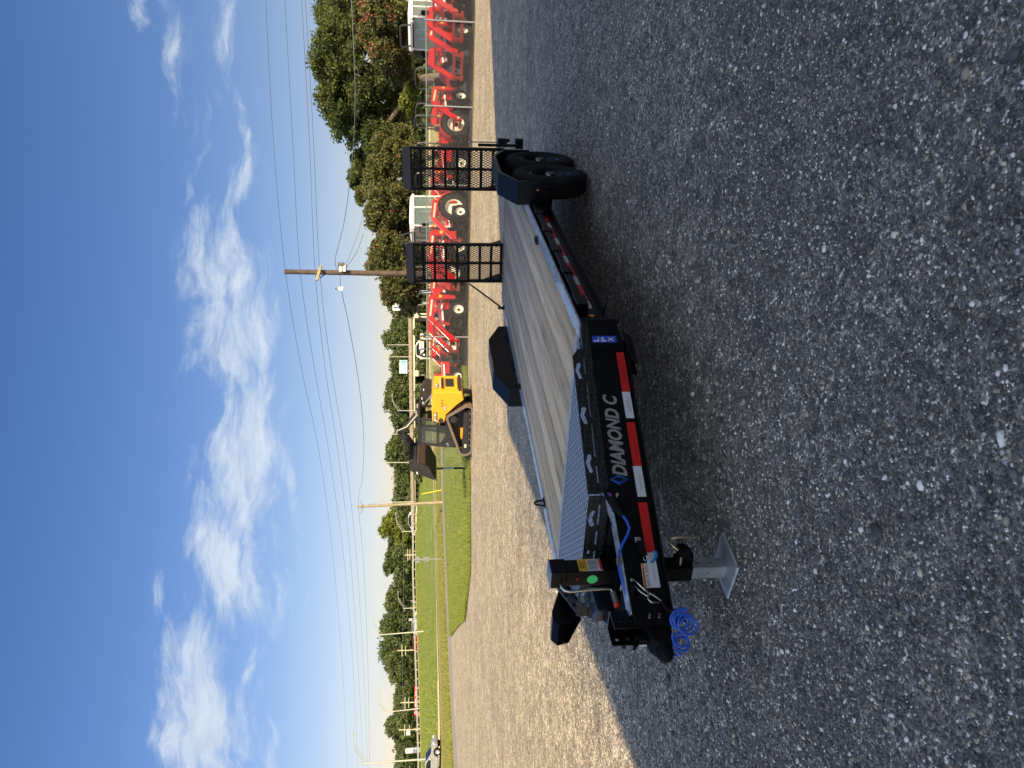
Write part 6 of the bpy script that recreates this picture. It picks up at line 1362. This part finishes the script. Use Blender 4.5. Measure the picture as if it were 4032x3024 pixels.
def tractor(name, cab, loader, label, mower=False):
    t = thing(name, label, 'tractor')
    for s in S2: wheel(t, 0, s * .62, .60, .38, .34, 'rear_wheel'); wheel(t, 1.72, s * .55, .38, .24, .20, 'front_wheel')
    m = MB(); m.box((.9, 0, .52), (1.9, .34, .28)); m.box((0, 0, .62), (.5, 1.0, .25)); m.box((1.72, 0, .40), (.14, .9, .14)); m.build('chassis', BLACKM, t)
    m = MB(); m.prism([(.85, .75), (.85, 1.22), (1.2, 1.22), (1.95, 1.12), (2.22, 1.0), (2.28, .72)], -.29, .29, 'y'); hd = m.build('hood', RED, t, bevel=.04)
    m = MB(); m.box((2.26, 0, .86), (.06, .5, .26)); m.prism([(1.5, .76), (1.5, 1.0), (2.1, .95), (2.15, .76)], -.3, .3, 'y'); m.build('grille', BLACKM, hd)
    m = MB(); m.prism([(1.0, 1.04), (2.05, .98), (2.05, 1.04), (1.0, 1.12)], -.298, .298, 'y'); m.build('white_stripe', WHITE, hd)
    for s in S2: m = MB(); m.box((2.27, s * .19, .97), (.05, .14, .08)); m.build('headlight', WHITE, hd)
    for s in S2:
        m = MB(); o_ = [(.0 + .70 * math.cos(a), .60 + .70 * math.sin(a)) for a in [R(170 - 150 * k / 9) for k in range(10)]]; i_ = [(.0 + .66 * math.cos(a), .60 + .66 * math.sin(a)) for a in [R(20 + 150 * k / 9) for k in range(10)]]
        y0_, y1_ = (.42, .82) if s > 0 else (-.82, -.42)
        m.prism(o_ + i_, y0_, y1_, 'y'); m.prism([(-.64, .62)] + o_ + [(.62, .62)], (y0_ if s > 0 else y1_), (y0_ + .03 if s > 0 else y1_ - .03), 'y'); fd = m.build('fender', RED, t)
        m = MB(); m.box((-.3, s * .8, 1.32), (.08, .05, .12)); m.build('indicator', AMBER, fd)
    m = MB(); m.box((.05, 0, 1.0), (.45, .46, .12)); m.box((-.2, 0, 1.25), (.12, .46, .5)); m.build('seat', BLACKM if not mower else mat('grey seat', (.12, .12, .12), .6), t, bevel=.04)
    m = MB(); m.tube([(.62 + .06 * math.cos(a), .2 * math.sin(a), 1.36 + .19 * math.cos(a)) for a in [2 * math.pi * k / 16 for k in range(17)]], .018, 6); m.tube([(.9, 0, 1.1), (.62, 0, 1.36)], .03, 6); m.build('steering_wheel', BLACKM, t)
    m = MB(); m.box((.45, 0, .62), (.75, 1.1, .05)); m.box((.75, 0, 1.0), (.25, .45, .5)); m.build('foot_platform', BLACKM, t)
    m = MB(); m.beam((-.35, .3, .62), (-1.05, .38, .42), .05, .07); m.beam((-.35, -.3, .62), (-1.05, -.38, .42), .05, .07); m.beam((-.35, 0, .9), (-1.0, 0, .8), .05, .05); m.tube([(-.3, .25, 1.0), (-.9, .36, .5)], .02, 6); m.build('rear_linkage', RED if cab else BLACKM, t)
    m = MB(); m.tube([(-.42, .52, .8), (-.46, .52, 2.15), (-.46, .46, 2.28), (-.46, .3, 2.34), (-.46, -.3, 2.34), (-.46, -.46, 2.28), (-.46, -.52, 2.15), (-.42, -.52, .8)], .042, 8)
    if not cab: m.build('roll_bar', ROPS, t, smooth=True)
    else:
        m = MB(); rf = [(-.62, 2.20), (-.65, 2.28), (-.45, 2.38), (.6, 2.40), (.95, 2.34), (1.0, 2.24), (.95, 2.18)]
        m.prism(rf, -.66, .66, 'y'); m.build('cab_roof', WHITE, t, bevel=.05)
        m = MB()
        for s in S2:
            for (p1, p2) in (((-.55, 1.0), (-.52, 2.2)), ((-.05, 1.25), (-.02, 2.2)), ((.82, .75), (.80, 2.2))): m.tube([(p1[0], s * .62, p1[1]), (p2[0], s * .62, p2[1])], .035, 8)
            m.tube([(.82, s * .62, .78), (.55, s * .62, .80), (.40, s * .62, 1.05), (-.0, s * .62, 1.34), (-.5, s * .62, 1.36)], .03, 8)
        m.build('cab_pillars', WHITE, t, smooth=True)
        m = MB(); G_ = [(.80, .80), (.56, .82), (.42, 1.05), (.0, 1.36), (-.52, 1.38), (-.5, 2.18), (.78, 2.18)]
        m.prism(G_, .60, .61, 'y'); m.prism(G_, -.61, -.60, 'y'); m.box((.82, 0, 1.55), (.012, 1.18, 1.25)); m.box((-.52, 0, 1.75), (.012, 1.18, .85)); m.build('cab_glass', mat('cab glass', (.6, .75, .75), .03, trans=.85, var=.02), t)
        m = MB(); m.box((.92, 0, 2.24), (.12, 1.28, .12)); vis = m.build('visor', BLACKM, t)
        for s in S2:
            m = MB(); m.sphere((.99, s * .52, 2.24), .07, 10, (.4, 1, 1)); m.build('work_light', WHITE, vis)
            m = MB(); m.box((.85, s * .80, 1.75), (.05, .17, .28)); m.tube([(.82, s * .62, 2.0), (.85, s * .8, 1.9)], .012, 5); m.build('mirror', BLACKM, t)
            m = MB(); m.box((.86, s * .72, 1.45), (.08, .1, .12)); m.build('indicator', AMBER, t)
        m = MB(); m.tube([(1.0, .4, 2.3), (1.1, .42, 2.62), (1.1, .35, 2.68), (1.1, -.35, 2.68), (1.1, -.42, 2.62), (1.0, -.4, 2.3)], .03, 6); m.build('guard_bar', ROPS, t, smooth=True)
    if loader:
        for s in S2:
            y0_, y1_ = (.44, .56) if s > 0 else (-.56, -.44)
            m = MB(); m.prism([(.98, .5), (.92, 1.35), (1.0, 1.52), (1.12, 1.52), (1.18, 1.3), (1.14, .5)], y0_, y1_, 'y'); m.build('loader_tower', RED, t, bevel=.01)
            m = MB(); m.prism([(.95, 1.38), (.93, 1.52), (1.1, 1.60), (2.0, 1.66), (2.2, 1.58), (3.12, .78), (3.1, .55), (2.92, .58), (2.78, .78), (2.08, 1.36), (1.95, 1.42), (1.1, 1.36)], (y0_ + .02), (y1_ - .02), 'y'); am = m.build('loader_arm', RED, t, bevel=.01)
            m = MB(); m.prism([(1.2, 1.42), (2.0, 1.50), (2.0, 1.57), (1.2, 1.50)], y1_ - .021 if s > 0 else y0_ + .015, y1_ - .015 if s > 0 else y0_ + .021, 'y'); m.build('arm_label', mat('cream stripe', (.6, .5, .35), .5), am)
            m = MB(); m.cyl((1.12, s * .5, .95), (1.62, s * .5, 1.22), .035, 10); m.cyl((1.62, s * .5, 1.22), (1.95, s * .5, 1.38), .02, 8); m.cyl((2.25, s * .5, 1.28), (2.65, s * .5, .98), .032, 10); m.cyl((2.65, s * .5, .98), (2.95, s * .5, .75), .018, 8); m.build('hydraulic_cylinder', CHROME, t, smooth=True)
            m = MB(); m.box((1.04, s * .565, 1.12), (.12, .006, .12)); m.build('warning_square', YELD, am)
        m = MB(); m.cyl((2.3, -.46, 1.38), (2.3, .46, 1.38), .04, 10); m.build('loader_cross_tube', RED, t)
        m = MB(); m.box((3.1, 0, .7), (.05, 1.1, .1)); m.box((3.1, 0, .42), (.05, 1.1, .1)); m.box((3.12, .42, .55), (.05, .1, .4)); m.box((3.12, -.42, .55), (.05, .1, .4)); m.build('loader_coupler', RED, t)
    if mower:
        m = MB(); m.beam((-.5, .4, .3), (-1.3, .4, 1.2), .05, .06); m.beam((-.5, -.4, .3), (-1.3, -.4, 1.2), .05, .06); m.beam((-1.3, -.4, 1.2), (-1.3, .4, 1.2), .05, .06); m.build('rear_frame', BLACKM, t)
    return t
T_cab = tractor('cab_tractor', True, True, 'red tractor with white glazed cab and loader, at the right behind the fence')
T_rb = tractor('open_tractor', False, True, 'red loader tractor with black roll bar')
T_pl = tractor('open_tractor', False, False, 'red tractor with roll bar and no loader', mower=True)
TG = 'red tractors parked behind the fence'
def put(src, first, y, d, rz, label, sc=1.0):
    p_ = at(1700, y, d); o = src if first else copy_tree(src); o.location = (p_.x, p_.y, 0); o.rotation_euler = (0, 0, R(rz)); o.scale = (sc, sc, sc)
    tag(o, label, 'tractor', TG); return o
put(T_cab, True, 95, 30.2, 218, 'red tractor with white glazed cab facing the camera at the right behind the fence', 1.08)
put(T_rb, True, -75, 29.5, 215, 'red loader tractor cut by the right edge, its raised arm beside the first fence post', 1.12)
put(T_rb, False, 335, 32.2, 215, 'red loader tractor just left of the white cab tractor on the right')
put(T_pl, True, 470, 33.6, 222, 'red tractor whose roll bar stands tallest beside the fence post')
put(T_pl, False, 520, 31.2, 190, 'red tractor with big cream rear wheel showing just right of the near ramp')
put(T_rb, False, 745, 32.5, 205, 'red loader tractor seen through the mesh of the right hand ramp')
put(T_cab, False, 850, 32.2, 196, 'side-on red tractor with white cab standing between the two ramps', 1.08)
put(T_pl, False, 800, 35.5, 200, 'red tractor with roll bar behind the rear of the side-on cab tractor')
put(T_rb, False, 1010, 34.5, 200, 'red loader tractor seen through the mesh of the left hand ramp')
put(T_pl, False, 1135, 35.2, 192, 'dark seated red tractor directly left of the left hand ramp')
put(T_rb, False, 1115, 33.8, 207, 'red loader tractor with cream front wheel and hood in full view left of the ramps', 1.1)
put(T_rb, False, 1250, 37.5, 207, 'red loader tractor behind the middle fence post, arms reaching left')
put(T_pl, False, 1365, 36, 190, 'red tractor with tall black roll bar between the fence post and the track loader', .95)
put(T_rb, False, 1420, 36.5, 200, 'red loader tractor half hidden by the rear of the track loader', .95)
put(T_pl, False, 180, 36.5, 205, 'dark tractor in the back row behind the white cab tractor on the right')
put(T_rb, False, 620, 36.0, 200, 'red loader tractor in the back row behind the big cream rear wheel')
put(T_pl, False, 930, 37.5, 198, 'dark tractor in the back row just right of the left hand ramp')
put(T_pl, False, 1200, 38.5, 190, 'dark tractor in the back row behind the red hood left of the ramps')
# slow vehicle triangle and orange lights
p_ = at(1700, 800, 33); o = thing('warning_triangle', 'orange slow vehicle triangle facing the camera left of the near ramp', 'sign', at(1694, 800, 32.2))
m = MB(); m.prism([(-.2, -.1), (-.14, -.17), (.14, -.17), (.2, -.1), (.04, .17), (-.04, .17)], -.01, .01, 'y'); m.build('face', mat('orange reflector', (.85, .16, .02), .4), o)
for yv, lb in ((520, 'red sunshade bar on the roll bar right of the near ramp'),): pass
